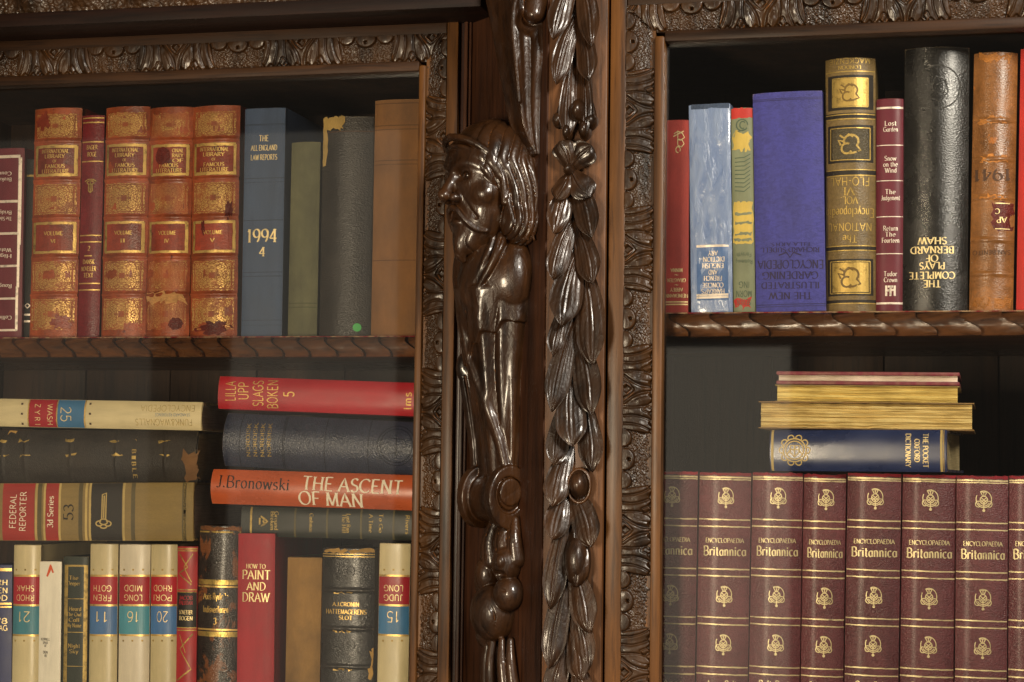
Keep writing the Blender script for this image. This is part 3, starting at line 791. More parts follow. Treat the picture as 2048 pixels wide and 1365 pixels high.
def leaf(base, tip, width, lift=(5, 15, 11), bend=0.0, veins=9, belly=2.2, tipk=1.0, name='leaf', seed=0):
    """base and tip as photo pixels on the pilaster face; width mm"""
    cxp = lambda q: (1153 + (q[0] - 1149 + 4 * q[1] / 1365) * 0.93 - 4 * q[1] / 1365, q[1]); width = width * (0.92 if name == 'leaf' else 0.9)
    b = np.array(px(*cxp(base), YP)); e = np.array(px(*cxp(tip), YP)); b = b + np.array([-0.10 * (e - b)[0], 0.30 * np.hypot(*(e - b))]) * (1 if name == 'leaf' else 0); d = e - b; L = np.hypot(*d); d /= L; nrm = np.array([d[1], -d[0]])
    nv, nu = 44, 31
    vv = np.linspace(0, 1, nv)[:, None] * np.ones((1, nu)); uu = np.ones((nv, 1)) * np.linspace(-1, 1, nu)[None]
    pk = 0.70; lo_ = np.sin(np.clip(vv / pk, 0, 1) * math.pi / 2) ** 0.8; hi_ = np.cos(np.clip((vv - pk) / (1 - pk), 0, 1) * math.pi / 2) ** (0.55 + 0.35 * tipk)
    prof = np.where(vv < pk, 0.34 + 0.66 * lo_ ** 1.3, hi_) * 0.97 + 0.02
    prof = prof * (1 + 0.03 * np.sin(vv * 11 + seed * 1.7))
    hw = width / 2 * prof
    off = bend * (np.sin(vv * math.pi) * 0.8 + 0.4 * np.clip((vv - .75) / .25, 0, 1) ** 2)
    mid = (lift[0] * 0.3 + (lift[1] + 2.5 - lift[0] * 0.3) * vv ** 0.9 - 2.0 * np.clip((vv - .82) / .18, 0, 1) ** 2) if name == 'leaf' else lift[0] + (lift[1] - lift[0]) * np.sin(np.clip(vv, 0, 1) * math.pi * .62)
    sd_ = np.sign(bend) if bend else 0
    h = mid + belly * (1 - uu ** 2) - belly * 0.5 + sd_ * 1.6 * uu                # each leaf tips away from the stem
    au = np.abs(uu - 0.05 * sd_)
    h += 0.9 * np.exp(-(au / 0.09) ** 2) * (1 - vv) - 0.9 * np.exp(-((au - 0.15) / 0.05) ** 2) * (1 - 0.5 * vv)   # midrib
    ph = au * veins - vv * 2.4 + 0.5 * np.sin(vv * 5 + seed) * au
    cut = np.abs(np.sin(ph)) ** 0.35
    h += 0.45 * (cut - 0.85) * np.clip(au * 4, 0, 1) * np.clip(vv * 6, 0, 1) * (0.6 + 0.8 * vnoise(vv * 6 + seed * 3, uu * 3 + 20, 12))
    h += 1.0 * (vnoise(vv * 5 + seed * 3, uu * 2.5 + 20, 9) - .5) + 0.9 * np.clip((np.abs(uu) - .8) / .2, 0, 1)
    P2 = b[None, None] + (vv * L)[..., None] * d + (uu * hw + off)[..., None] * nrm
    top = np.stack([P2[..., 0], YP - h, P2[..., 1]], -1).reshape(-1, 3)
    ctr = b[None, None] + (vv * L * 0.96 + L * 0.015)[..., None] * d + (uu * hw * 0.88 + off)[..., None] * nrm
    hb = np.maximum(h - 2.6 - 6.5 * (1 - vv), -0.8)
    bot = np.stack([ctr[..., 0], YP - hb, ctr[..., 1]], -1).reshape(-1, 3)
    f = gridfaces(nv, nu).tolist(); n = nv * nu; fb = [[i + n for i in q[::-1]] for q in f]
    sk = []
    for i in range(nv - 1):
        a, c = i * nu, (i + 1) * nu; sk += [(c, a, a + n, c + n), (a + nu - 1, c + nu - 1, c + nu - 1 + n, a + nu - 1 + n)]
    for j in range(nu - 1):
        sk += [(j, j + 1, j + 1 + n, j + n), ((nv - 1) * nu + j + 1, (nv - 1) * nu + j, (nv - 1) * nu + j + n, (nv - 1) * nu + j + 1 + n)]
    return obj(name, np.vstack([top, bot]), f + fb + sk, W_LEAF, GAR, 60)


GAR = part('garland', 'hanging garland of laurel leaves, a flower and nuts carved on the pilaster')
za = lambda x, y: (1060 + x * .3518, y * .3518)
zb2 = lambda x, y: (1060 + x * .3518, 450 + y * .3518)
zc = lambda x, y: (1060 + x * .3407, 900 + y * .3407)
LV = [  # from the tips upward so that upper leaves lie over lower ones
    (za(258, -90), za(140, 250), 24, (9, 17, 13), 3), (za(272, -90), za(364, 290), 24, (9, 17, 13), -3),
    (za(262, 170), za(160, 500), 22, (6, 15, 14), 4), (za(275, 190), za(345, 485), 23, (6, 15, 13), -3),
    (za(235, 440), za(222, 800), 20, (4, 12, 10), 2), (za(290, 430), za(322, 790), 18, (4, 12, 10), -2),
    (za(215, 560), za(158, 745), 13, (3, 8, 7), 1), (za(310, 560), za(362, 735), 13, (3, 8, 7), -1),
    (za(230, 1085), za(145, 1345), 25, (5, 14, 11), 3), (za(245, 1085), za(362, 1365), 27, (5, 15, 12), -3),
    (zb2(232, 40), zb2(138, 325), 25, (5, 14, 11), 3), (zb2(250, 60), zb2(365, 352), 26, (5, 15, 12), -4),
    (zb2(270, 240), zb2(198, 585), 34, (7, 18, 12), 4), (zb2(300, 330), zb2(360, 805), 33, (5, 15, 12), -4),
    (zb2(205, 500), zb2(135, 755), 22, (3, 9, 8), 2),
    (zb2(245, 640), zb2(130, 1070), 26, (5, 14, 11), 3), (zb2(255, 700), zb2(358, 1090), 30, (5, 15, 12), -4),
    (zb2(232, 940), zb2(258, 1262), 33, (7, 18, 13), 2), (zb2(190, 1080), zb2(138, 1370), 24, (3, 10, 9), 2), (zb2(310, 1080), zb2(362, 1410), 27, (3, 11, 9), -2),
    (zc(205, 300), zc(138, 530), 28, (5, 14, 12), 2), (zc(240, 300), zc(368, 575), 31, (5, 15, 12), -4),
    (zc(210, 470), zc(122, 935), 24, (4, 12, 9), 3),
    (zc(240, 740), zc(352, 1075), 29, (5, 15, 12), -3), (zc(215, 830), zc(118, 1280), 26, (5, 14, 10), 3),
    (zc(232, 930), zc(352, 1290), 25, (4, 13, 10), -3), (zc(232, 1100), zc(308, 1350), 26, (6, 15, 11), -3), (zc(205, 1200), zc(120, 1520), 25, (4, 12, 10), 3), (zc(255, 1300), zc(350, 1600), 26, (4, 12, 10), -3),
    (zc(215, -20), zc(140, 95), 20, (3, 9, 8), 1),
]
for i, (a, b, w, lf, bd) in enumerate(LV): leaf(a, b, w, lf, bd, seed=i, veins=9 + i % 4)
# four-petalled flower with a knob
for i, (a, b, w) in enumerate((((228, 965), (165, 820), 26), ((240, 960), (372, 850), 29), ((240, 985), (362, 1130), 28), ((225, 990), (145, 1145), 22))):
    leaf(za(*a), za(*b), w, (9, 15, 12), (2, -2, 2, -2)[i], veins=6, belly=3.4, tipk=0.2, name='petal', seed=40 + i)


def pod(cx, cy, rx, rz_, h, cupmat=None, name='nut', groove=True):
    X, Zc = px(cx, cy, YP); a = np.linspace(0, math.pi, 20)[:, None] * np.ones((1, 28)); b = np.ones((20, 1)) * np.linspace(0, 2 * math.pi, 28)[None]
    r = 1 - (0.05 * np.exp(-((np.cos(b)) / 0.12) ** 2) * np.sin(a) if groove else 0)
    v = np.stack([X + rx * np.sin(a) * np.cos(b) * r, YP - 3 - h * np.sin(a) * np.sin(b) * r, Zc + rz_ * np.cos(a)], -1).reshape(-1, 3)
    return obj(name, v, gridfaces(20, 28), W_LEAF, GAR, 180)


def ring(cx, cy, rx, rz_, yo, r):
    X, Zc = px(cx, cy, YP); a = np.linspace(0, 2 * math.pi, 40)[:, None] * np.ones((1, 12)); b = np.ones((40, 1)) * np.linspace(0, 2 * math.pi, 12)[None]
    v = np.stack([X + (rx + r * np.cos(b)) * np.cos(a), YP - yo - r * 1.4 * np.sin(b), Zc + (rz_ + r * np.cos(b)) * np.sin(a)], -1).reshape(-1, 3)
    return obj('nut_cup', v, gridfaces(40, 12), W_LEAF, GAR, 180)


pod(*za(235, 975), 6, 6.5, 19, name='flower_centre', groove=False)
pod(*zc(298, 205), 9.5, 14, 17); ring(*zc(300, 212), 10.6, 15.6, 8, 1.7)
leaf(zc(215, 60), zc(140, 335), 27, (6, 15, 11), 3, seed=77)
pod(*zc(285, 650), 12.5, 26, 19); leaf(zc(272, 440), zc(285, 800), 27, (7, 16, 17), 0, belly=6, seed=61, name='bud')
pod(*za(222, 760), 5, 9, 15, name='bud'); pod(*za(318, 745), 6, 10, 15, name='bud'); pod(*za(285, 640), 8, 12, 19, name='bud', groove=False)
pod(*za(168, 690), 6, 8, 12, name='bud'); pod(*za(350, 695), 7, 8, 12, name='bud')

# ------------------------------------------------------------------ lettering: a small pen-stroke alphabet
GL = {}


def _g(ch, w, spec): GL[ch] = (w, spec)


for line in '''A .78 0,0 .38,1 .78,0|.15,.36 .62,.36
B .68 .1,0 .1,1|.1,1 .35,1 @.35,.76,.25,.24,90,-90 .1,.52|.1,.52 .38,.52 @.38,.26,.28,.26,90,-90 .1,0
C .76 @.44,.5,.42,.5,42,318
D .8 .1,0 .1,1|.1,1 .3,1 @.3,.5,.47,.5,90,-90 .1,0
E .62 .1,0 .1,1|.1,1 .58,1|.1,.52 .5,.52|.1,0 .61,0
F .58 .1,0 .1,1|.1,1 .58,1|.1,.52 .5,.52
G .84 @.44,.5,.42,.5,42,345|.84,.46 .84,.08|.58,.46 .9,.46
H .8 .1,0 .1,1|.7,0 .7,1|.1,.52 .7,.52
I .22 .11,0 .11,1
J .42 .3,1 .3,.2 @.12,.2,.18,.22,0,-140
K .76 .1,0 .1,1|.66,1 .1,.42|.28,.58 .74,0
L .58 .1,0 .1,1|.1,0 .57,0
M .96 .1,0 .14,1|.14,1 .48,.05|.48,.05 .82,1|.82,1 .87,0
N .82 .1,0 .1,1|.1,1 .72,0|.72,0 .72,1
O .88 @.44,.5,.42,.5,90,450
P .62 .1,0 .1,1|.1,1 .34,1 @.34,.73,.27,.27,90,-90 .1,.46
Q .9 @.44,.5,.42,.5,90,450|.5,.25 .88,-.12
R .72 .1,0 .1,1|.1,1 .34,1 @.34,.75,.26,.25,90,-90 .1,.5|.34,.5 .7,0
S .58 @.3,.76,.24,.24,30,230 .3,.5 @.3,.25,.26,.25,60,-150
T .7 .35,0 .35,1|.02,1 .68,1
U .8 .1,1 .1,.3 @.4,.3,.3,.3,180,360 .7,1
V .76 0,1 .38,0 .76,1
W 1.05 0,1 .28,0|.28,0 .52,.95|.52,.95 .78,0|.78,0 1.05,1
X .74 .02,1 .72,0|.04,0 .7,1
Y .74 0,1 .37,.45|.74,1 .37,.45|.37,.45 .37,0
Z .66 .05,1 .6,1|.6,1 .04,0|.04,0 .64,0
0 .62 @.31,.5,.28,.5,90,450
1 .4 .08,.8 .22,1|.22,1 .22,0
2 .58 @.29,.73,.25,.27,165,-35 .04,0|.04,0 .56,0
3 .56 @.26,.75,.23,.25,150,-80|@.26,.27,.27,.27,85,-150
4 .6 .44,0 .44,1|.44,1 .03,.3|.03,.3 .6,.3
5 .56 .5,1 .12,1|.12,1 .08,.56|@.26,.31,.28,.31,130,-150
6 .58 .46,1 @.32,.34,.28,.66,110,180|@.3,.31,.26,.31,180,540
7 .56 .04,1 .54,1|.54,1 .18,0
8 .56 @.28,.76,.22,.24,90,450|@.28,.26,.26,.26,90,450
9 .58 @.3,.69,.26,.31,0,360|@.28,.66,.28,.66,0,-70
a .52 @.26,.3,.22,.3,60,330|.46,.62 .46,0
b .56 .1,1 .1,0|@.3,.32,.22,.32,180,-180
c .48 @.28,.32,.24,.32,50,310
d .56 .46,1 .46,0|@.26,.32,.22,.32,0,360
e .52 .05,.34 .5,.34|@.27,.32,.23,.32,5,310
f .36 .16,0 .16,.78 @.3,.78,.14,.2,180,60|.02,.62 .34,.62
g .54 @.26,.36,.22,.26,0,360|.46,.6 .46,-.1 @.26,-.1,.2,.18,0,-150
h .56 .1,1 .1,0|.1,.42 @.28,.42,.18,.22,170,0 .46,0
i .22 .11,.64 .11,0|.11,.78 .11,.9
j .24 .12,.64 .12,-.1 @.0,-.1,.12,.16,0,-110
k .54 .1,1 .1,0|.46,.62 .1,.26|.22,.38 .52,0
l .22 .11,1 .11,0
m .84 .1,.64 .1,0|.1,.44 @.26,.44,.16,.2,170,0 .42,0|.42,.44 @.58,.44,.16,.2,170,0 .74,0
n .56 .1,.64 .1,0|.1,.42 @.28,.42,.18,.22,170,0 .46,0
o .54 @.27,.32,.23,.32,90,450
p .56 .1,.64 .1,-.3|@.3,.32,.22,.32,180,-180
q .56 .46,.64 .46,-.3|@.26,.32,.22,.32,0,360
r .4 .1,.64 .1,0|.1,.42 @.28,.44,.17,.2,165,40
s .42 @.22,.48,.16,.16,30,240 .22,.32 @.21,.16,.18,.16,60,-150
t .36 .16,.88 .16,.16 @.28,.16,.12,.16,180,300|.02,.63 .34,.63
u .56 .1,.64 .1,.2 @.27,.2,.17,.2,180,360|.46,.64 .46,0
v .52 .02,.64 .26,0 .5,.64
w .78 .02,.64 .2,0|.2,0 .38,.6|.38,.6 .58,0|.58,0 .76,.64
x .5 .03,.64 .47,0|.04,0 .46,.64
y .52 .02,.64 .26,.05|.5,.64 .16,-.3
z .48 .04,.63 .44,.63|.44,.63 .04,0|.04,0 .46,0
. .2 .1,0 .1,.13
- .4 .04,.42 .36,.42
' .18 .09,1 .07,.76
& .8 .76,0 .2,.72 @.34,.8,.15,.18,210,-60 .1,.34 @.3,.22,.24,.22,150,380
~ .8 .02,.36 @.22,.36,.16,.16,150,30 @.58,.44,.16,.16,210,330 .78,.5'''.split('\n'):
    p = line.split(' ', 2); _g(p[0], float(p[1]), p[2])


def glyph_paths(spec):
    out = []
    for st in spec.split('|'):
        pts = []
        for tk in st.split():
            if tk[0] == '@':
                cx, cy, rx, ry, a0, a1 = map(float, tk[1:].split(','))
                n = max(3, int(abs(a1 - a0) / 24))
                for a in np.linspace(math.radians(a0), math.radians(a1), n + 1): pts.append((cx + rx * math.cos(a), cy + ry * math.sin(a)))
            else: pts.append(tuple(map(float, tk.split(','))))
        out.append(pts)
    return out


def stroke_strip(pts, width, V, Fc, nib=None, lift=0.0):
    """a flat ribbon along a polyline; nib = (thick, thin) pen widths by direction"""
    P = [np.array(pts[0], float)]
    for q in pts[1:]:
        q = np.array(q, float); d = np.hypot(*(q - P[-1])); n = max(1, int(d / 0.3)); a = P[-1]
        for i in range(1, n + 1): P.append(a + (q - a) * i / n)
    P = np.array(P); k = len(P)
    if k < 2: return
    T = np.empty_like(P); T[1:-1] = P[2:] - P[:-2]; T[0] = P[1] - P[0]; T[-1] = P[-1] - P[-2]
    closed = np.hypot(*(P[0] - P[-1])) < 1e-6
    if closed: T[0] = T[-1] = P[1] - P[-2]
    T /= np.maximum(np.hypot(T[:, 0], T[:, 1]), 1e-9)[:, None]; Nn = np.stack([-T[:, 1], T[:, 0]], 1)
    if nib:
        th, tn = nib; ang = np.arctan2(T[:, 1], T[:, 0]) - math.radians(18); w = tn + (th - tn) * np.abs(np.sin(ang)) ** 1.3
    else: w = np.full(k, width)
    b = len(V)
    for i in range(k):
        for sg in (1, -1): q = P[i] + sg * Nn[i] * w[i] / 2; V.append((q[0], q[1], lift))
    for i in range(k - 1): Fc.append((b + 2 * i, b + 2 * i + 1, b + 2 * i + 3, b + 2 * i + 2))


def text_mesh(txt, style='serif', weight=1.0):
    """returns verts (x, y, lift) with cap height 1, centred on x, and faces"""
    V, Fc = [], []; x = 0.0; n = 0
    nib = (0.17 * weight, 0.06 * weight) if style == 'serif' else None
    for ch in txt:
        if ch == ' ': x += 0.36; continue
        if ch not in GL: continue
        w, spec = GL[ch]
        for pts in glyph_paths(spec):
            pp = [(a + x, b) for a, b in pts]; n += 1
            stroke_strip(pp, 0.115 * weight, V, Fc, nib, (n % 4) * 0.03)
            if style == 'serif' and ch != '.':
                for e, o in ((pp[0], pp[1]), (pp[-1], pp[-2])):
                    if abs(e[1] - o[1]) > 0.8 * abs(e[0] - o[0]) and (abs(e[1]) < .02 or abs(e[1] - 1) < .02 or (abs(e[1] - .64) < .03 and ch.islower())):
                        n += 1; ey = e[1] + (0.025 if e[1] < .3 else -0.025); l = 0.125 if ch.isupper() or ch.isdigit() else 0.10
                        stroke_strip([(e[0] - l, ey), (e[0] + l, ey)], 0.05 * weight, V, Fc, None, 0.12 + (n % 3) * 0.03)
        x += w + (0.13 if style == 'serif' else 0.16)
    V = np.array(V); V[:, 0] -= (V[:, 0].min() + V[:, 0].max()) / 2
    return V, Fc


# ------------------------------------------------------------------ books
class Book:
    def __init__(s, label, tl, tr, bl, br, Y, mat, depth=165, bulge=3.0, lie=None, pw=2.0, bands=(), band_h=1.6, fray=0.0,
                 board=2.4, page=None, name='book', group=None, base=None, wob=0.0, seed=0, boards=None, cat='book', yaw=0.0):
        c = [np.array(px(*q, Y)) for q in (tl, tr, bl, br)]; TL, TR, BL, BR = c
        if lie == 'L': o, e, ws = (TR + BR) / 2, (TL + BL) / 2, (np.hypot(*(TL - BL)) + np.hypot(*(TR - BR))) / 2
        elif lie == 'R': o, e, ws = (TL + BL) / 2, (TR + BR) / 2, (np.hypot(*(TL - BL)) + np.hypot(*(TR - BR))) / 2
        else: o, e, ws = (BL + BR) / 2, (TL + TR) / 2, (np.hypot(*(TL - TR)) + np.hypot(*(BL - BR))) / 2
        if base is not None and not lie:
            k = (e[1] - base) / (e[1] - o[1]); o = e + (o - e) * k
        d = e - o; s.H = H = np.hypot(*d); s.a = math.atan2(d[0], d[1]); s.o = o; s.Y = Y; s.W = W = ws; s.bulge = bulge; s.pw = pw
        s.bands = list(bands); s.band_h = band_h; s.lie = lie; s.n = 0
        s.root = empty(name, (o[0], Y + bulge, o[1]), s.a)
        s.root.rotation_euler = Matrix.Rotation(math.radians(yaw), 3, 'Z').to_4x4().__matmul__(Matrix.Rotation(s.a, 4, 'Y')).to_euler()
        tag(s.root, label, cat, group)
        s.bz = [s.loc(*b)[1] for b in s.bands] if s.bands else []
        s.seed = seed; s.wob = wob
        # cover: spine and both boards in one folded sheet
        zs = {0.0, 0.7, 2.0, H - 2.0, H - 0.7, H}
        for q in np.linspace(0, H, 14): zs.add(float(q))
        for b in s.bz:
            for q in (-4.2, -3, -1.8, -0.7, 0.7, 1.8, 3, 4.2): zs.add(b + q)
        zs = sorted(z for z in zs if 0 <= z <= H); zs = [z for i, z in enumerate(zs) if i == 0 or z - zs[i - 1] > 0.25] 
        nsp = 17; us = np.sin(np.linspace(-1, 1, nsp) * math.pi / 2 * 0.96) / math.sin(math.pi / 2 * 0.96) * W / 2
        D = depth; outer = [(-W / 2, D), (-W / 2, 40), (-W / 2, 11), (-W / 2 + .9, 6), (-W / 2 + .1, 2.2)] + [(u, None) for u in us] + [(W / 2 - .1, 2.2), (W / 2 - .9, 6), (W / 2, 11), (W / 2, 40), (W / 2, D)]
        V = []; nz = len(zs); no = len(outer); r = np.random.default_rng(seed + 100); fr_t = r.random(no) * fray; fr_b = r.random(no) * fray * .4
        for iz, z in enumerate(zs):
            e_ = 0.7 if iz in (0, nz - 1) else 0.0
            for io, (x, y) in enumerate(outer):
                if y is None: y = s.sy(x, z)
                y2 = y + (e_ if y < 3 else 0); x2 = x * (1 - e_ / (W / 2)) if y < 3 else x
                zz = z
                if iz == nz - 1 and y < 3: zz = z - fr_t[io]
                if iz == 0 and y < 3: zz = z + fr_b[io]
                V.append((x2, y2, zz))
        nO = len(V)
        for iz, z in enumerate(zs):
            for (x, y) in outer:
                if y is None: y = s.sy(x, z); y = y + board
                elif y < 3: y = y + board
                xi = x - math.copysign(board, x) if abs(x) > W / 2 - 1.5 else x * (1 - board / (W / 2))
                V.append((xi, y, z))
        Fc = []
        for iz in range(nz - 1):
            for io in range(no - 1):
                k = iz * no + io; Fc.append((k, k + 1, k + 1 + no, k + no)); q = nO + k; Fc.append((q + no, q + no + 1, q + 1, q))
        for io in range(no - 1):
            Fc.append((io + 1, io, nO + io, nO + io + 1)); k = (nz - 1) * no + io; Fc.append((k, k + 1, nO + k + 1, nO + k))
        for iz in range(nz - 1):
            for io in (0, no - 1):
                k = iz * no + io; Fc.append((k, k + no, nO + k + no, nO + k))
        mats = [mat] if boards is None else [mat, boards]; fm = None
        if boards is not None:
            V_ = np.array(V); fm = [1 if V_[list(f)][:, 1].mean() > 12 else 0 for f in Fc]
        s.cover = obj('cover', V, Fc, mat, s.root, 42, mats=mats, fmat=fm)
        hb = min(3.5, board + 1)
        v, f = boxvf(-W / 2 + board + .2, W / 2 - board - .2, 1.5, D - 4, hb, H - hb)
        obj('page_block', v, f, page or PAPERD, s.root)

    def sy(s, u, z):
        y = -s.bulge * (1 - np.clip(np.abs(2 * u / s.W), 0, 1) ** s.pw)
        for b in s.bz: y = y - s.band_h * np.exp(-((z - b) / 1.9) ** 4)
        if s.wob: y = y + s.wob * (vnoise(np.asarray(u, float) / 9 + 31 + s.seed, np.asarray(z, float) / 14 + 7, 3) - .5)
        return y

    def loc(s, x, y):
        X, Z = px(x, y, s.Y); dx, dz = X - s.o[0], Z - s.o[1]
        return dx * math.cos(s.a) - dz * math.sin(s.a), dx * math.sin(s.a) + dz * math.cos(s.a)

    def mmpx(s):
        a = np.array(px(1000, 700, s.Y)); b = np.array(px(1000, 800, s.Y)); return np.hypot(*(a - b)) / 100

    def put(s, name, uv2, faces, mat, off=0.22, uv=None, label=None):
        u = np.asarray(uv2, float); x = np.clip(u[:, 0], -s.W / 2 + .1, s.W / 2 - .1); y = s.sy(x, u[:, 1]) - off - (u[:, 2] if u.shape[1] > 2 else 0)
        o = obj(name, np.stack([x, y, u[:, 1]], 1), faces, mat, s.root, None, uv=uv)
        if label: o['label'] = label
        return o

    def panel(s, x0, y0, x1, y1, mat, name='label_panel', off=0.15, nu=14, nz=None, worn=0.0, bow=0.0):
        """rectangle given by photo pixels; bow lets bands dip in the middle"""
        u0, za_ = s.loc(x0, y0); u1, zb_ = s.loc(x1, y1); u0, u1 = sorted((u0, u1)); za_, zb_ = sorted((za_, zb_))
        u0 = max(u0, -s.W / 2 + .2); u1 = min(u1, s.W / 2 - .2)
        nz = nz or max(2, int((zb_ - za_) / 6) + 2)
        U = np.linspace(u0, u1, nu)[:, None] * np.ones((1, nz)); Z = np.ones((nu, 1)) * np.linspace(za_, zb_, nz)[None]
        if worn:
            Z = Z + (vnoise(U / 2.2 + s.n * 7, Z / 2.2 + 11, 17) - .5) * worn; U = U + (vnoise(U / 2.2 + 3, Z / 2.0 + s.n * 5, 18) - .5) * worn
        s.n += 1
        q = np.stack([U, Z], -1).reshape(-1, 2); uv = np.stack([(U - u0) / max(u1 - u0, .1), (Z - za_) / max(zb_ - za_, .1)], -1).reshape(-1, 2)
        return s.put(name, q, gridfaces(nu, nz), mat, off, uv)

    def band(s, p0, p1, mat, name='gold_band', off=0.2, inset=0.0, worn=0.0):
        """band right across the spine between photo rows (standing) or columns (lying) p0, p1"""
        if s.lie:
            cy = 0; za_ = s.loc(p0, s.cy(p0))[1]; zb_ = s.loc(p1, s.cy(p1))[1]
        else: za_ = s.loc(s.cx(p0), p0)[1]; zb_ = s.loc(s.cx(p1), p1)[1]
        za_, zb_ = sorted((za_, zb_)); w = s.W / 2 - .25 - inset; nz = 2 if zb_ - za_ < 3 else max(2, int((zb_ - za_) / 5) + 2)
        U = np.linspace(-w, w, 18)[:, None] * np.ones((1, nz)); Z = np.ones((18, 1)) * np.linspace(za_, zb_, nz)[None]
        if worn: Z = Z + (vnoise(U / 2.5 + s.n * 7, Z + 11, 17) - .5) * worn
        s.n += 1
        uv = np.stack([(U + w) / (2 * w), (Z - za_) / max(zb_ - za_, .01)], -1).reshape(-1, 2)
        return s.put(name, np.stack([U, Z], -1).reshape(-1, 2), gridfaces(18, nz), mat, off, uv)

    def cx(s, y):      # photo column of the spine's centre line at row y (standing)
        return s._inv(0, s._zrow(y))[0]

    def _zrow(s, y):
        Z = px(1000, y, s.Y)[1]; return (Z - s.o[1]) / math.cos(s.a)

    def cy(s, x):
        lo, hi = -200.0, 1700.0      # photo row of a lying book's centre line at column x
        for _ in range(40):
            m_ = (lo + hi) / 2; u = s.loc(x, m_)[0]
            up = u * (1 if s.lie == 'L' else -1)
            if up > 0: lo = m_
            else: hi = m_
        return (lo + hi) / 2

    def _inv(s, u, z):
        X = s.o[0] + u * math.cos(s.a) + z * math.sin(s.a); Z = s.o[1] - u * math.sin(s.a) + z * math.cos(s.a)
        d = np.array([X, s.Y, Z]) - CAMP; k = d @ _f
        return IMW / 2 + F * (d @ CR) / k, IMH / 2 - F * (d @ CU) / k

    def text(s, txt, x, y, cap, width=None, rot=0, mat=None, style='serif', weight=1.0, off=0.3, name='title_lettering', slant=0.0):
        """photo-pixel centre, cap height and overall width in photo pixels; rot = turn of the writing in the photo"""
        V, Fc = text_mesh(txt, style, weight); k = s.mmpx(); P = V[:, :2].copy(); P[:, 1] -= 0.5; P[:, 0] += slant * P[:, 1]
        sy_ = cap * k; sx_ = sy_ if width is None else width * k / (P[:, 0].max() - P[:, 0].min()); P = P * (sx_, sy_)
        a = math.radians(rot) + s.a; c, q = math.cos(a), math.sin(a); u0, z0 = s.loc(x, y)
        L = np.stack([u0 + c * P[:, 0] - q * P[:, 1], z0 + q * P[:, 0] + c * P[:, 1], V[:, 2]], 1)
        keep = [f for f in Fc if all(abs(L[i, 0]) < s.W / 2 - .1 for i in f)]
        if keep: return s.put(name, L, keep, mat or GOLD, off)

    def disc(s, x, y, rx, ry, mat, name='stain', off=.45, ragged=0.0):
        u0, z0 = s.loc(x, y); k = s.mmpx(); r_ = np.random.default_rng(int(x)); n = 28; q = []
        for a in np.linspace(0, 2 * math.pi, n, endpoint=False): j = 1 + ragged * (r_.random() - .5); q.append((u0 + k * rx * j * math.cos(a), z0 + k * ry * j * math.sin(a)))
        m_ = [(u0 + (a - u0) * .5, z0 + (b_ - z0) * .5) for a, b_ in q]
        f = [(i, (i + 1) % n, n + (i + 1) % n, n + i) for i in range(n)] + [tuple(range(n, 2 * n))]
        return s.put(name, q + m_, f, mat, off)

    def strokes(s, paths, x, y, size, width, mat, rot=0, name='emblem', off=0.3, aspect=1.0, nib=None):
        """free ornament: polylines in -1..1, centred on a photo pixel, half-size in photo pixels"""
        V, Fc = [], []
        for i, p in enumerate(paths): stroke_strip(p, width, V, Fc, nib, (i % 6) * 0.03)
        V = np.array(V); k = s.mmpx() * size; a = math.radians(rot) + s.a; c, q = math.cos(a), math.sin(a); u0, z0 = s.loc(x, y)
        P = V[:, :2] * (k * aspect, k); L = np.stack([u0 + c * P[:, 0] - q * P[:, 1], z0 + q * P[:, 0] + c * P[:, 1], V[:, 2]], 1)
        keep = [f for f in Fc if all(abs(L[i, 0]) < s.W / 2 - .1 for i in f)]
        if keep: return s.put(name, L, keep, mat, off)


def arc(cx, cy, rx, ry, a0, a1, n=14): return [(cx + rx * math.cos(math.radians(t)), cy + ry * math.sin(math.radians(t))) for t in np.linspace(a0, a1, n)]


INKK = ink('black_ink', '241c17'); INKW = ink('cream_ink', 'f0e6cf'); INKB = ink('blue_grey_ink', '51604f')
INKR = ink('orange_ink', 'd8572a'); INKD = ink('dark_stamping', '2c2348', 0.5); INKBR = ink('faded_ink', '4a3323')
zL0 = zls + 0.6; zR0 = zrs + 0.6

# ================= left door, upper shelf
GL_LEATHER = 'four gilt leather volumes on the upper left shelf'
b = Book('tall maroon book with pale ruled frame, cut off by the left edge, upper shelf', (-48, 297), (47, 297), (-56, 677), (41, 677), YBL, cloth('maroon_board_a', '6e1f2c', 'smooth', 0.45, 0.12), bulge=2.5, pw=5, base=zL0)
for q in ((-38, 313, 40, 315.5), (-52, 660, 32, 662.5)): b.panel(*q, SILV, 'ruled_line')
b.panel(37, 315, 40, 490, SILV, 'ruled_line'); b.panel(34, 488, 37, 575, SILV, 'ruled_line'); b.panel(31, 573, 34, 662, SILV, 'ruled_line')
for y in (403, 467, 532, 597): b.panel(-45, y, 35, y + 2.2, SILV, 'ruled_line')
for y, l in ((352, ('Broken', 'Count')), (430, ('The Silver', 'Bridge')), (505, ('High', 'Water')), (565, ('Rough',)), (628, ('Collins',))):
    for i, t in enumerate(l): b.text(t, 8, y + 8 - i * 12, 8, 36, 180, SILV, weight=1.1)

b = Book('thin black book set back between the maroon book and the gilt leather set', (48, 318), (72, 318), (40, 676), (64, 676), YBL + 9, cloth('black_thin', '1f1c18', 'cloth', 0.6, 0.1), base=zL0, bulge=1.5)
for y in (350, 628, 641): b.band(y, y + 4, GOLDD if y < 400 else SILV)
b.strokes([[(-1, 0), (0, .8), (1, 0), (0, -.8), (-1, 0)]], 55, 612, 6, .4, SILV)

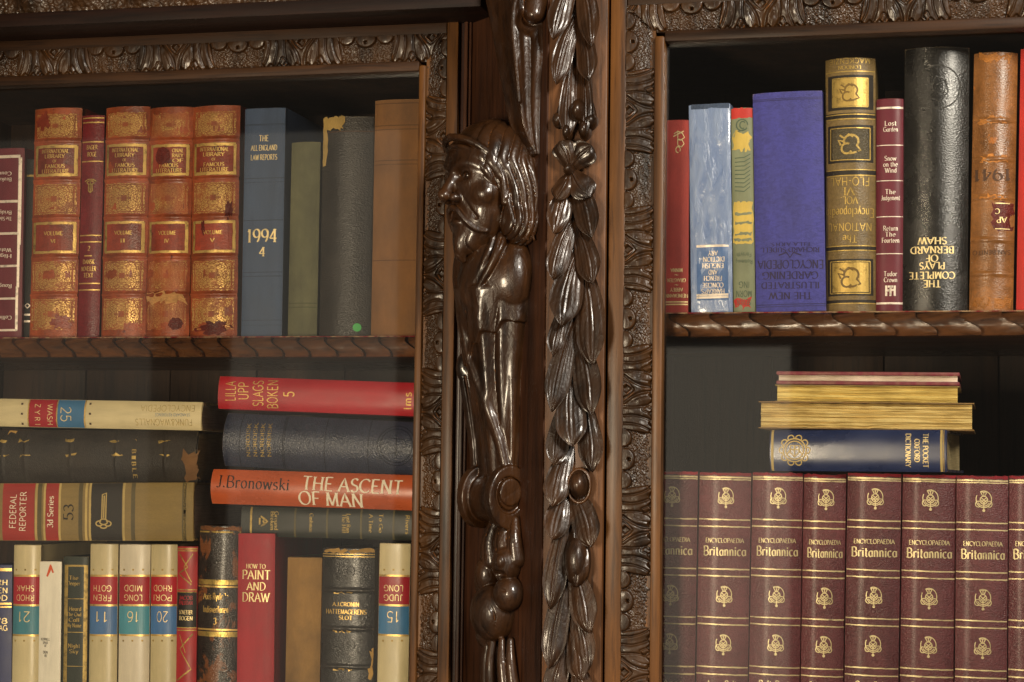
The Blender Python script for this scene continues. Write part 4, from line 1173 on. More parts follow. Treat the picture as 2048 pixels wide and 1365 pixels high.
LE = cloth('tan_leather', '98461f', 'leather', 0.42, 0.30, 0.66, '5c1c14', spec=0.5, coat=0.15, bscale=.6)
LEB = cloth('red_leather_board', '8c2f24', 'leather', 0.45, 0.2, spec=0.45, bscale=.6)
LP = cloth('leather_title_panel', '8a3520', 'leather', 0.42, 0.3, 0.62, '55160f', spec=0.5, bscale=.5)
TOOLS = [tooling('gilt_tooling_' + str(i), '964820', 'cfa864', w) for i, w in enumerate((0.60, 0.66, 0.43, 0.58))]
for i, (lab, xt0, xt1, xb0, xb1, yt) in enumerate((
        ('gilt tooled leather volume left of the thin red book, leftmost of its set', 67, 158, 52, 150, 215),
        ('gilt tooled leather volume right of the thin red book, its gilding well kept', 208, 296, 197, 286, 212),
        ('gilt tooled leather volume with a dark blot on its title and torn base', 297, 382, 286, 374, 213),
        ('gilt tooled leather volume beside the blue law report, scuffed along its right edge', 383, 476, 375, 470, 210))):
    yb = 673; Hh = yb - yt
    cxm = lambda y: xt0 + (xb0 - xt0) * (y - yt) / Hh
    cxr = lambda y: xt1 + (xb1 - xt1) * (y - yt) / Hh
    rows = [yt + Hh * f for f in (0.148, 0.318, 0.483, 0.655, 0.818)]
    bd = [((cxm(y) + cxr(y)) / 2, y) for y in rows]
    b = Book(lab, (xt0, yt), (xt1, yt), (xb0, yb), (xb1, yb), YBL, LE, bulge=6.5, pw=2.2, bands=bd, band_h=1.5, fray=4.5, boards=LEB, group=GL_LEATHER, base=zL0, wob=0.8, seed=i)
    edges = [yt + 6] + rows + [yb - 5]
    for p in range(6):
        y0, y1 = edges[p] + 9, edges[p + 1] - 9
        if p in (1, 3):
            b.panel(cxm(y0) + 4, y0, cxr(y0) - 6, y1, LP, 'title_panel', 0.12)
            for q in ((4, y0, None, y0 + 3), (4, y1 - 3, None, y1)): b.panel(cxm(y0) + 4, q[1], cxr(y0) - 6, q[3], GOLD, 'gilt_rule', 0.25, worn=0.8)
            for xx in (cxm(y0) + 4, cxr(y0) - 10): b.panel(xx, y0, xx + 4, y1, GOLD if xx > cxm(y0) + 20 else GOLDD, 'gilt_rule', 0.34, worn=0.8)
            mx = (cxm(y0) + cxr(y0)) / 2 - 1; wd = (cxr(y0) - cxm(y0))
            L = (('INTERNATIONAL', .68), ('LIBRARY', .52), ('OF', .1), ('FAMOUS', .5), ('LITERATURE', .68)) if p == 1 else (('VOLUME', .46), (('VI', 'II', 'IV', 'V')[i], .12))
            for j, (t_, w_) in enumerate(L):
                yy = y0 + 11 + j * (y1 - y0 - 20) / 4 if p == 1 else y0 + (y1 - y0) * (0.36 + 0.26 * j)
                if i == 2 and p == 1 and j < 3: b.text(t_[-4:], mx + 18, yy, 7.5, 24, 0, GOLD, weight=1.25, off=.4); continue
                b.text(t_, mx, yy, 5.5 if t_ == 'OF' else 8.0, wd * w_, 0, GOLD, weight=1.25, off=.4)
        else:
            b.panel(cxm(y0) + 5, y0, cxr(y0) - 7, y1, TOOLS[i], 'gilt_panel', 0.15, worn=1.6 if i != 2 else 3.0)
    BL_ = cloth('dark_blot', '62190f', 'leather', 0.5, 0.2)
    if i == 2:
        b.disc(325, 312, 17, 19, BL_, off=.75, ragged=.15)
        b.panel(288, 588, 366, 604, cloth('torn_leather', 'b98a55', 'leather', .7, .2), 'torn_patch', .5, worn=9)
        b.disc(350, 648, 15, 13, BL_, off=.5, ragged=.2)
    if i == 3:
        b.disc(428, 656, 36, 13, BL_, 'worn_patch', .45, ragged=.7); b.disc(456, 420, 8, 19, BL_, 'worn_patch', .5, ragged=.6); b.disc(405, 455, 4, 16, BL_, 'worn_patch', .5, ragged=.6)
    if i == 0: b.disc(86, 242, 16, 18, LP, 'worn_patch', .45, ragged=.8); b.disc(120, 645, 26, 14, LP, 'worn_patch', .45, ragged=.8)

b = Book('thin dark red book with fine gold lines between two gilt leather volumes', (165, 230), (206, 230), (151, 672), (197, 672), YBL + 2, cloth('thin_red_leather', '7a2026', 'leather', 0.42, 0.14, bscale=.5), bulge=3, boards=LEB, base=zL0)
for y in (235, 244, 283, 322, 470, 483, 566, 579): b.band(y, y + 2.4, GOLD)
for t_, y, w in (('BAGER', 295, 25), ('BOGE', 309, 21), ('2', 497, 6), ('DANSK', 524, 27), ('NOVELLER', 538, 34), ('TEXT', 551, 22)): b.text(t_, 184 - (y - 295) * .03, y, 9, w, 0, GOLD, weight=1.2)
b.panel(168, 511, 184, 513, GOLD, 'rule')
b.strokes([arc(0, .45, .55, .25, 0, 360), [(0, .6), (0, -1)], [(-.25, .3), (-.3, -.7), (0, -1)], [(.25, .3), (.3, -.7), (0, -1)], [(-.9, .6), (-.4, .9), (.4, .9), (.9, .6)]], 181, 372, 15, .16, GOLDD)

BLUE = cloth('blue_law_cloth', '43536e', 'cloth', 0.62, 0.10)
b = Book('tall blue cloth law report with gold year 1994 on its spine', (490, 216), (569, 216), (480, 669), (563, 669), YBL, BLUE, bulge=2.2, pw=5, base=zL0, depth=170)
for t_, y, c, w in (('THE', 277, 12, 20), ('ALL ENGLAND', 296, 11, 58), ('LAW REPORTS', 315, 11, 58)): b.text(t_, 528, y, c, w, 0, GOLDB, weight=1.1)
b.text('1994', 524, 472, 27, 64, 0, GOLDB, weight=1.0); b.text('4', 524, 504, 19, 13, 0, GOLDB, weight=1.0)
BLD = cloth('blue_law_ruling', '36435a', 'cloth', 0.6, 0.08)
for y in (248, 250, 356, 364, 440, 544, 552, 640, 650): b.band(y, y + 1.6, BLD, 'blind_rule')

b = Book('faded olive green cloth book between the blue report and a black book', (582, 283), (638, 283), (572, 668), (632, 668), YBL + 6, cloth('olive_cloth', '605f45', 'cloth', 0.75, 0.20), bulge=4, base=zL0, fray=1.5)
for y in (606, 614): b.band(y, y + 1.5, cloth('olive_rule', '4e5138', 'cloth', .8), 'blind_rule')
b = Book('worn black leather book with a torn pale head and green dot sticker', (641, 232), (746, 232), (635, 668), (736, 668), YBL, cloth('worn_black_leather', '2d2822', 'leather', 0.42, 0.28, 0.70, '6a6052', spec=0.5), bulge=8, fray=6, base=zL0, wob=1.0, seed=8)
CH = cloth('torn_paper', 'a98c50', 'smooth', 0.8, 0.25)
b.panel(644, 234, 688, 258, CH, 'torn_patch', .3, worn=5); b.panel(643, 250, 650, 330, CH, 'torn_patch', .32, worn=4)
b.disc(713, 655, 8.5, 8.5, ink('green_sticker', '4fae5c', .5), 'sticker', .6)
b.band(262, 264, INKBR, 'blind_rule')
BRN = cloth('brown_buckram', '7d5630', 'cloth', 0.72, 0.16)
b = Book('plain brown cloth book against the right end of the upper left shelf', (750, 198), (847, 198), (738, 668), (842, 668), YBL, BRN, bulge=4, pw=3, base=zL0, fray=1.5)
for y in (206, 250, 258, 320, 328, 520): b.band(y, y + 1.8, cloth('brown_rule', '5e3f22', 'cloth', .75), 'blind_rule')

# ================= left door, lower shelf: the standing row
FW = 'cream encyclopaedia volumes with red and blue labels'
CREAM = cloth('cream_board', 'd0c196', 'smooth', 0.38, 0.06, spec=0.5); CREAMW = cloth('pale_cream_board', 'ddd2ba', 'smooth', 0.38, 0.05, spec=0.5)
FRED = cloth('red_label', 'a81f2c', 'smooth', 0.4, 0.06); FBLU = cloth('blue_label', '3f74a0', 'smooth', 0.4, 0.06); FTEAL = cloth('teal_label', '4a8ea0', 'smooth', 0.4, 0.06); FBL2 = cloth('blue_label_b', '4a76ac', 'smooth', 0.4, 0.06)


def ext(x0, y0, x1): # extrapolate an edge seen at the photo's bottom row down to the shelf
    return x0 + (x1 - x0) * (1578 - y0) / (1365 - y0)


def low(label, xt0, xt1, yt, xb0, xb1, mat, **kw):
    return Book(label, (xt0, yt), (xt1, yt), (ext(xt0, yt, xb0), 1578), (ext(xt1, yt, xb1), 1578), kw.pop('Y', YBL), mat, base=ZFL + .2, **kw)


b = low('dark blue book with gold lines cut off by the left edge, bottom row', -42, 22, 1130, -44, 20, cloth('dark_blue_cloth', '39406e', 'smooth', 0.5, 0.1), bulge=3)
b.band(1137, 1143, GOLD); b.band(1206, 1210, GOLD); b.band(1213, 1216, GOLD)
for t_, y in (('MARH', 1165), ('VIDEN', 1181), ('LEDD', 1196), ('1978', 1242), ('FORLAG', 1256)): b.text(t_, -8, y, 11, 50, 0, GOLDB, 'sans', 1.3)

for lab, x0, x1, yt, xb0, xb1, mt, bl, l1, l2, num in (
        ('cream encyclopaedia volume 21 with teal label, leftmost of its set', 24, 79, 1090, 20, 74, CREAM, FTEAL, 'RHOD', 'SHAK', '21'),
        ('cream encyclopaedia volume 11 right of the dark green book', 178, 233, 1088, 174, 230, CREAM, FBL2, 'FREN', 'GOTH', '11'),
        ('pale encyclopaedia volume 16 between two yellower volumes', 237, 297, 1089, 233, 295, CREAMW, FTEAL, 'LONG', 'MIDD', '16'),
        ('cream encyclopaedia volume 20 left of the red patterned book', 299, 352, 1089, 297, 350, CREAM, FBL2, 'PORI', 'RHOD', '20'),
        ('cream encyclopaedia volume 15 against the door frame, right end of the bottom row', 757, 819, 1087, 752, 814, CREAM, FBLU, 'JUDG', 'LONG', '15')):
    b = low(lab, x0, x1, yt, xb0, xb1, mt, bulge=4.5, pw=3, group=FW, name='encyclopaedia_volume', cat='book', page=PAPERW)
    xm = lambda y: (x0 + x1) / 2 + ((xb0 + xb1) / 2 - (x0 + x1) / 2) * (y - yt) / (1365 - yt)
    y0 = 1154; b.band(y0, y0 + 55, FRED, 'label_panel'); b.band(y0 + 59, y0 + 115, bl, 'label_panel')
    for y in (y0 - 4, y0 + 55.3, y0 + 115.3): b.band(y, y + 3.6, GOLD)
    b.text(l2, xm(1178), y0 + 23, 12, 40, 180, GOLDB, 'sans', .95); b.text(l1, xm(1196), y0 + 42, 12, 40, 180, GOLDB, 'sans', .95)
    b.text(num, xm(1232), y0 + 80, 21, 24, 180, GOLDB, 'sans', .65)
    for y in (y0 - 14, y0 + 128):
        for dx in (-19, 0, 19): b.strokes([[(-1, 0), (1, 0)]], xm(y) + dx, y, 2, 1.8, GOLDD, name='stud_mark')

b = low('slim white paperback with an orange arrow at its head', 79, 123, 1123, 76, 120, cloth('white_board', 'e2dccb', 'smooth', 0.45, 0.04), bulge=.8, pw=6, board=1.2, page=PAPERW)
b.strokes([[(-.6, -1), (0, 1), (.35, .1), (.55, -.35)], [(.0, 1), (-.05, 0.1), (-.6, -1)]], 101, 1142, 12, .32, INKR)
for t_, y, w in (('KORNELL', 1279, 20), ('SPAR', 1286, 11), ('AF', 1292, 5), ('DEN', 1305, 10), ('VR', 1312, 6)): b.text(t_, 91, y, 5, w, 0, INKK, 'sans', 1.4)
b = low('dark green condensed novel with gold ruled frame beside the white paperback', 125, 176, 1113, 122, 172, cloth('dark_green_board', '2c332a', 'smooth', 0.5, 0.12), bulge=2, pw=4)
for xx in (129, 168): b.panel(xx, 1131, xx + 3.5, 1420, GOLDD, 'ruled_line', .2, nz=8)
b.panel(129, 1130, 171, 1134, GOLDD, 'ruled_line')
for y in (1197, 1264, 1332): b.panel(131, y, 168, y + 2, GOLDD, 'ruled_line')
for y, l in ((1156, ('The', 'Deeper')), (1218, ('I Heard', 'The Owl', 'Call', 'My Name')), (1292, ('Night', 'Sky'))):
    for i, t_ in enumerate(l): b.text(t_, 148, y + i * 11, 8, 12 + 3 * len(t_), 0, GOLDD, weight=1.1)
b = low('red book with black title label and zigzag gold lines, next to the mottled book', 353, 394, 1093, 350, 390, cloth('red_pattern_board', 'a52a30', 'smooth', 0.45, 0.12), bulge=3)
b.band(1185, 1255, cloth('black_label', '241f1c', 'smooth', .5), 'label_panel')
for y in (1097, 1101, 1179, 1184, 1255, 1260): b.band(y, y + 2.2, GOLDD)
b.strokes([[(-.9, .9), (.3, .1), (-.9, -.3), (.8, -.95)], [(.9, .9), (-.2, .1), (.8, -.8)]], 371, 1138, 34, .09, GOLDD, aspect=.5)
b.strokes([[(.9, 1), (-.6, .35), (.8, -.5), (-.9, -1)], [(-.7, .95), (.1, .2)]], 369, 1315, 48, .07, GOLDD, aspect=.38)
for t_, y in (('JACOB', 1196), ('PALUDAN', 1206), ('SONETTER', 1225), ('BOGEN', 1237)): b.text(t_, 371, y, 8, 30, 0, GOLDB if y > 1210 else FRED, weight=1.2)

MOT = cloth('mottled_leather', '332b26', 'leather', 0.36, 0.25, 0.53, '7c4a28', spec=0.55, coat=.2)
b = low('mottled black and brown leather volume with gold bands, beside the red art book', 396, 477, 1052, 386, 470, MOT, bulge=7, fray=7, wob=1.5, seed=20, boards=BRN)
ROPE = foil('gold_band_worn', 'c9ad62', 0.4, 0.75, 0.46)
for y in (1160, 1264): b.band(y, y + 10, ROPE)
for y in (1172, 1258): b.band(y, y + 3.5, GOLD)
b.band(1063, 1066, GOLDD)
for t_, y, c, w in (('Axis Rydells', 1193, 13, 56), ('Indisverfaren', 1219, 13, 56), ('3', 1243, 13, 8)): b.text(t_, 430, y, c, w, 0, GOLD, weight=1.3)
b.panel(398, 1053, 476, 1062, cloth('worn_brown_cap', '86552f', 'leather', .7, .25), 'worn_cap', .3, worn=3)
REDC = cloth('red_art_cloth', 'a92a33', 'cloth', 0.6, 0.10)
b = low('tall red cloth art book titled in gold, shows its right-hand board', 475, 549, 1067, 472, 546, REDC, bulge=2.6, pw=4, depth=150)
for t_, y, c, w in (('CUTNELER', 1085, 8, 62), ('HOW TO', 1133, 9, 42), ('PAINT', 1150, 18, 60), ('AND', 1173, 16, 42), ('DRAW', 1195, 18, 60)): b.text(t_, 512, y, c, w, 0, GOLDB if y > 1100 else FRED, weight=1.0)
b = low('short tan cloth book standing behind its neighbours, bottom row', 574, 641, 1115, 568, 637, cloth('tan_cloth', '94713f', 'cloth', 0.78, 0.2), bulge=4, fray=2, Y=YBL + 14)
BLK = cloth('black_morocco', '2a2825', 'leather', 0.33, 0.2, spec=0.55, coat=.2)
rows = (1181, 1258, 1334, 1410)
b = low('black leather book with raised bands, gold title and torn pale headcap', 641, 748, 1097, 638, 743, BLK, bulge=6, pw=2.6, fray=5, bands=[(692, y) for y in rows], band_h=1.8, boards=BRN, seed=30)
TORN = cloth('torn_headcap', 'b08a4a', 'smooth', 0.8, 0.3)
b.panel(644, 1098, 746, 1106, TORN, 'torn_headcap', .5, worn=5)
for y in (1108, 1113): b.band(y, y + 1.8, GOLD)
for t_, y, c, w in (('A.J.CRONIN', 1209, 8, 57), ('HATTEMAGERENS', 1224, 9, 86), ('SLOT', 1236, 8, 28)): b.text(t_, 691, y, c, w, 0, GOLD, weight=1.2)
for y in (1185, 1262, 1338):
    for x in (672, 684, 700): b.panel(x - 6, y, x + 4, y + 3, GOLD, 'gilt_wear', .5, worn=3)
EMB = cloth('blind_ornament', '35332f', 'leather', .25)
for y in (1150, 1298): b.strokes([[(-.9 + .3 * j, .5 - abs(j - 2.5) * .1), (-.5 + .28 * j, -.6 + .2 * j)] for j in range(5)] + [arc(.5, .3, .35, .4, -60, 200)], 690, y, 24, .09, EMB, name='blind_ornament')
b.panel(738, 1300, 746, 1360, TORN, 'worn_patch', .4, worn=5)

# ================= left door, lower shelf: lying stacks
YS = YBL - 4
b = Book('cream encyclopaedia volume 25 lying on top of the left pile', (-70, 797), (403, 804), (-70, 851), (403, 862), YS, CREAM, lie='R', bulge=3.5, pw=3, depth=180, name='encyclopaedia_volume', group=FW, page=PAPERW)
b.band(57, 113, FRED, 'label_panel'); b.band(114.5, 168, FBLU, 'label_panel')
for x in (55, 112, 168): b.band(x, x + 3, GOLD)
b.text('WASH', 100, 829, 12, 44, -90, GOLDB, 'sans', .95); b.text('Z Y R I', 75, 829, 12, 44, -90, GOLDB, 'sans', .95); b.text('25', 132, 829, 23, 30, -90, GOLDB, 'sans', .65)
b.text('FUNK&WAGNALLS', 327, 845, 13, 126, 180, GOLDD, 'sans', .7); b.text('ENCYCLOPEDIA', 335, 817, 13, 120, 180, GOLDD, 'sans', .55); b.text('STANDARD REFERENCE', 345, 830, 6, 78, 180, FBLU, 'sans', .8)
for x in (44, 180):
    for y in (808, 828, 848): b.strokes([[(-1, 0), (1, 0)]], x, y, 2.4, 1.8, INKBR, name='stud_mark')
BIB = cloth('ragged_black_leather', '332d27', 'leather', 0.55, 0.25, 0.72, '7a6448')
b = Book('thick ragged black book lying in the left pile, its head torn open', (-70, 860), (396, 862), (-70, 964), (390, 965), YS + 6, BIB, lie='R', bulge=7, pw=2.4, depth=175, fray=9, wob=1.5, page=PAPER, seed=40, boards=BIB, bands=[(4, 912), (50, 912), (140, 912), (232, 912), (330, 912)], band_h=1.0)
for i, t_ in enumerate('Y BIBLE'):
    if t_ != ' ': b.text(t_, 268, 878 + i * 12.5, 9, 9, -90, GOLDD, weight=1.2)
for x in (4, 50, 140, 232, 330):
    b.panel(x - 13, 880, x + 8, 884, GOLDD, 'gilt_wear', .4, worn=4); b.panel(x - 10, 909, x + 12, 913, GOLDD, 'gilt_wear', .4, worn=4)
b.panel(370, 905, 394, 962, cloth('torn_edge', '7c5a3a', 'smooth', .8, .3), 'torn_patch', .35, worn=12)
b.panel(12, 861, 28, 867, TORN, 'torn_patch', .4, worn=5)
FED = cloth('tan_buckram', '857042', 'cloth', 0.55, 0.06)
b = Book('tan law report with red and black labels at the bottom of the left pile', (-70, 967), (388, 966), (-70, 1082), (386, 1082), YS, FED, lie='L', bulge=2.5, pw=5, depth=185, page=PAPERW)
FR_ = cloth('red_law_label', '9c2f28', 'smooth', .5, .06); FK = cloth('black_law_label', '2a2520', 'smooth', .5, .06); FCR = cloth('gilt_rule_paint', 'c2a868', 'smooth', .5, .1)
b.band(5, 69, FR_, 'label_panel'); b.band(91, 117, FR_, 'label_panel'); b.band(182, 244, FK, 'label_panel')
for x in (70, 87, 117, 170, 178, 245, 367): b.band(x, x + 4.5, FCR, 'ruled_line')
for x in (75, 157, 262, 364): b.band(x, x + 8, cloth('dark_buckram_rule', '5f5434', 'cloth', .5), 'ruled_line')
for t_, x, c, w in (('FEDERAL', 26, 14, 70), ('REPORTER', 46, 14, 82)): b.text(t_, x, 1023, c, w, 90, INKW, 'sans', 1.0)
b.text('3d Series', 101, 1024, 13, 66, 90, INKW, weight=1.0); b.text('53', 137, 1025, 22, 34, 90, INKK, weight=.9)
b.strokes([[(-.12, -.45), (-.12, .9), (.12, 1), (.12, -.45)], arc(0, -.62, .24, .16, 0, 360), arc(-.26, -.72, .2, .14, 60, 330), arc(.26, -.72, .2, .14, 210, 480), arc(0, -.88, .2, .1, 180, 360), [(0, -.4), (0, .85)]], 208, 1022, 37, .075, FCR, name='key_emblem')

RL = cloth('red_lacquered_cloth', 'b41f2a', 'smooth', 0.42, 0.07)
GOLDL = foil('gold_print', 'cfa55a', .5, .45)
b = Book('bright red book lying on top of the pile beside the door frame', (436, 752), (846, 767), (434, 818), (846, 833), YS, RL, lie='L', bulge=3.5, pw=3, depth=170, fray=1.5)
for t_, x, w in (('LILLA', 461, 40), ('UPP', 487, 35), ('SLAGS', 516, 52), ('BOKEN', 545, 57)): b.text(t_, x, {461: 782, 487: 782, 516: 787, 545: 789}[x], 22, w, 90, GOLDL, 'sans', 1.0)
b.text('5', 578, 789, 22, 11, 90, GOLDL, 'sans', 1.1); b.text('Ims', 815, 802, 16, 34, 90, GOLDL, 'sans', 1.1)
NAVY = cloth('navy_leather', '343a4e', 'leather', 0.36, 0.15, spec=0.55, coat=.15)
b = Book('thick navy leather book in the pile under the bright red book', (449, 823), (846, 848), (440, 934), (846, 952), YS + 3, NAVY, lie='L', bulge=11, pw=2.2, depth=165)
NVD = cloth('navy_rule', '1d2130', 'leather', .4)
for x in (478, 564, 567, 648, 735): b.band(x, x + 1.8, NVD, 'blind_rule')
b.strokes([arc(0, 0, 1, 1, 0, 360, 30), arc(0, 0, .85, .85, 0, 360, 30), [(-.4, .4), (.4, .3)], [(-.3, -.4), (.3, -.3)], [(0, .5), (0, -.5)]], 792, 892, 40, .05, NVD, name='blind_seal')
for i, y in enumerate((855, 875, 895, 915)): b.text('NORDISK', 496 + i * 14, 880, 8, 70, 90, GOLDD, weight=.8)
ORG = cloth('orange_jacket', 'c25a2c', 'smooth', 0.30, 0.10, spec=0.55, coat=.25)
b = Book('orange dust-jacketed book with black and white title, lying in the pile', (424, 938), (846, 952), (416, 1008), (846, 1022), YS - 3, ORG, lie='L', bulge=7, pw=2.2, depth=170, fray=2.5, seed=51)
b.text('J.Bronowski', 505, 966, 24, 158, -1.9, INKK, weight=.75); b.text('THE ASCENT', 704, 971, 27, 212, -1.9, INKW, weight=1.0); b.text('OF MAN', 660, 999, 27, 138, -1.9, INKW, weight=1.0)
DG = cloth('dark_green_set', '2b2e27', 'smooth', 0.45, 0.12)
b = Book('dark green condensed novel at the bottom of the pile under the orange book', (482, 1013), (846, 1022), (480, 1073), (846, 1082), YS + 12, DG, lie='R', bulge=2.5, pw=4, depth=150)
for x in (500, 588, 652, 720, 785): b.band(x, x + 4, GOLDD if x == 500 else cloth('olive_line', '59502f', 'smooth', .5), 'ruled_line')
for t_, x, y in (('Broken', 545, 1042), ('Ground', 553, 1042), ('Cashman', 623, 1046), ('The Hill', 688, 1047), ('Last Run', 697, 1047), ('A Time', 742, 1047), ('To Go', 762, 1047), ('Rivers', 815, 1050)): b.text(t_, x, y, 8, 38, -90, GOLDD, weight=.9)
b.strokes([[(-1, -.6), (-.5, .3), (0, -.1), (.5, .4), (1, -.5), (0, .9), (-1, -.6)], [(-.7, -.8), (.7, -.8)]], 527, 1043, 10, .35, GOLDD, rot=-90)

# ================= right door, upper shelf
b = Book('slim salmon red book with gold monogram, left end of the upper right shelf', (1328, 240), (1376, 240), (1320, 618), (1378, 618), YBR, cloth('salmon_cloth', 'b3473f', 'cloth', 0.65, 0.12), bulge=2.5, pw=3, base=zR0)
b.strokes([[(-.1, -.3), (-.1, .9)], [(-.6, .75), (-.1, 1), (.5, .8), (.8, .4), (.3, .15), (-.1, .2)], [(-.1, .25), (.5, .15), (.75, -.2), (.4, -.5), (-.1, -.35)], arc(-.05, -.75, .3, .28, -40, 280), [(-.7, .5), (.7, 1.0)]], 1357, 284, 21, .11, GOLDB, name='monogram', aspect=.7)
for t_, y, w in (('MINNA', 541, 24), ('~', 551, 8), ('GRAASTEN', 561, 36), ('~', 571, 8), ('ABBEY', 580, 26), ('HEINEMANN', 592, 44)): b.text(t_, 1353, y, 7, w, 180, GOLDB, weight=1.2)
for y in (603, 608): b.band(y, y + 2.6, GOLDB)

t = NT('pale_blue_laminate'); n_ = t.noise(t.coord((95, 95, 26)), 1.0, 5, 0.6, 1.2); n2_ = t.noise(t.coord((300, 300, 110)), 1.0, 3)
t.set(Base_Color=t.ramp(n_, [(0.3, lin('7288b4')[:3]), (0.62, lin('8fa1c4')[:3])]), Roughness=0.2, Coat_Weight=0.8, Coat_Roughness=0.08, Specular_IOR_Level=0.6)
t.set(Normal=t.bump(n2_, 0.0005, 0.4, t.bump(n_, 0.0028, 0.7))); HR = t.m
b = Book('pale blue dictionary with crinkled shiny wrapping, upside down on the upper right shelf', (1376, 208), (1461, 208), (1383, 613), (1464, 615), YBR, HR, bulge=1.6, pw=7, base=zR0, wob=2.4, seed=60)
b.panel(1393, 492, 1457, 600, cloth('blue_label_c', '5b79aa', 'smooth', .3, .08, coat=.4, bscale=2), 'label_panel', .2)
for y in (491, 589, 594): b.panel(1393, y, 1457, y + 2.6, SILV, 'ruled_line', .35)
for t_, y, w in (("HARRAP'S", 583, 46), ('CONCISE', 571, 42), ('FRENCH', 557, 36), ('AND', 545, 18), ('ENGLISH', 532, 42), ('DICTION-', 519, 46), ('ARY', 507, 20)): b.text(t_, 1426, y, 9, w, 180, SILV, weight=1.2, off=.5)
b.panel(1382, 210, 1458, 216, BLUE, 'head_edge', .3)

CO = cloth('grey_green_jacket', '848a6c', 'smooth', 0.5, 0.12); YE = cloth('yellow_print', 'cfb257', 'smooth', .5, .1); RD = cloth('red_edge', 'c4372f', 'smooth', .5, .1)
b = Book('thin grey-green and yellow jacketed book squeezed between two blue books', (1462, 215), (1504, 215), (1466, 617), (1511, 617), YBR, CO, bulge=2.5, pw=3, base=zR0, fray=1.5)
b.band(216, 236, RD, 'printed_band', worn=2); b.panel(1465, 266, 1500, 300, YE, 'printed_band', .15, worn=6); b.panel(1466, 404, 1506, 486, YE, 'printed_band', .15, worn=3)
for y in (426, 444, 466, 478): b.panel(1468, y, 1504, y + 4, CO, 'printed_line', .28, worn=2.5)
b.panel(1470, 598, 1500, 616, RD, 'printed_band', .16, worn=8)
b.strokes([arc(0, .1, .8, .8, 0, 330), arc(.1, .1, .4, .5, 40, 300), [(-.6, -.8), (.6, -.5)]], 1484, 252, 14, .16, INKB)
b.strokes([[(-.9, -.9 + i * .2), (.2, -.95 + i * .21), (.9, -.7 + i * .2)] for i in range(9)], 1485, 345, 40, .045, INKB, aspect=.42, name='printed_drawing')
for t_, y, c, w in (('SEVEN', 605, 10, 26), ('MORN', 588, 12, 30), ('ING', 570, 12, 20), ('Ramming', 524, 8, 32), ('Forsyth', 510, 8, 28)): b.text(t_, 1488, y, c, w, 180, INKB, 'sans', 1.0)

PUR = cloth('purple_cloth', '40408f', 'leather', 0.6, 0.14, spec=0.4, bscale=.7)
b = Book('wide purple-blue cloth encyclopaedia with dark upside-down title', (1503, 183), (1645, 182), (1513, 620), (1650, 621), YBR - 3, PUR, bulge=4, pw=3, base=zR0, fray=1.0)
for t_, y, c, w in (('THE NEW', 592, 13, 84), ('ILLUSTRATED', 571, 12, 112), ('GARDENING', 551, 14, 108), ('ENCYCLOPEDIA', 529, 16, 128), ('RICHARD SUDELL', 500, 9, 112), ('F.I.L.A. A.R.H.S.', 489, 7, 76)): b.text(t_, 1580, y, c, w, 180, INKD, weight=1.1)
b.strokes([[(-1, 0), (-.3, .25), (0, -.2), (.3, .25), (1, 0)]], 1580, 511, 22, .12, INKD, name='ornament')
for y in (196, 199, 608, 612): b.band(y, y + 1.8, cloth('purple_rule', '2f2c66', 'cloth', .5), 'ruled_line')

NB = cloth('gilt_brown_cloth', '7a6336', 'leather', 0.45, 0.10, spec=0.5, bscale=.5); NK = cloth('black_stamping', '241d14', 'smooth', .5, .1)
b = Book('tall olive gold encyclopaedia with stamped dragons and black panels, upside down', (1647, 115), (1752, 115), (1654, 619), (1750, 619), YBR, NB, bulge=9, pw=2.2, base=zR0, depth=175)
NG = foil('stamped_gold', 'b89a52', 0.42, 0.6, 0.40)
for t_, y, c, w in (('MACKENZIE', 122, 10, 78), ('LONDON', 135, 7, 44), ('FLO-HAL', 363, 16, 74), ('VI', 383, 15, 22), ('VOL.', 401, 14, 34), ('Encyclopaedia', 426, 17, 92), ('NATIONAL', 454, 15, 82), ('The', 478, 14, 28)): b.text(t_, 1699, y, c, w, 180, NG, 'serif' if t_ not in ('NATIONAL', 'FLO-HAL', 'MACKENZIE') else 'sans', 1.05)
for y in (142, 237, 339, 500, 606): b.band(y, y + 1.8, NG)
for y0, y1 in ((226, 236), (340, 350), (492, 502), (600, 606)): b.band(y0, y1, NK, 'black_band', .17)
for y in (228, 350, 491): b.band(y, y + 2, NG, off=.3)
FRAME = [[(-1, -1), (1, -1)], [(1, -1), (1, 1)], [(1, 1), (-1, 1)], [(-1, 1), (-1, -1)]]
for yc, hh, gold in ((185, 33, True), (288, 36, False), (555, 36, True)):
    b.panel(1655, yc - hh, 1746, yc + hh, NK, 'stamped_frame', .17)
    b.panel(1664, yc - hh + 7, 1737, yc + hh - 7, NG if gold else cloth('stamped_ground', '4a412c', 'leather', .45), 'stamped_panel', .3)
    m_ = cloth('dragon_brown', '6e5526', 'smooth', .4) if gold else GOLDD
    b.strokes([arc(.1, .2, .55, .5, 200, -40), arc(-.25, -.35, .4, .4, 60, 330), [(.5, -.1), (.8, -.5), (.3, -.7), (-.1, -.75)], [(-.8, .7), (-.45, .45), (-.1, .75), (.25, .55)], [(-.7, -.1), (-.9, .3), (-.5, .2)]], 1700, yc, hh - 11, .16, m_, name='dragon_ornament', off=.42)
    b.strokes(FRAME, 1700, yc, hh - 5, .06, NG, name='frame_line', off=.42, aspect=1.22)
MA = cloth('maroon_board_b', '66222f', 'smooth', 0.42, 0.12)
b = Book('slim maroon condensed novel with pale lines beside the gold encyclopaedia', (1752, 197), (1807, 197), (1752, 619), (1806, 619), YBR + 4, MA, bulge=3.5, pw=3, base=zR0)
for y in (214, 290, 361, 433, 507, 605): b.band(y, y + 4 if y in (214, 605) else y + 1.6, SILV, 'ruled_line')
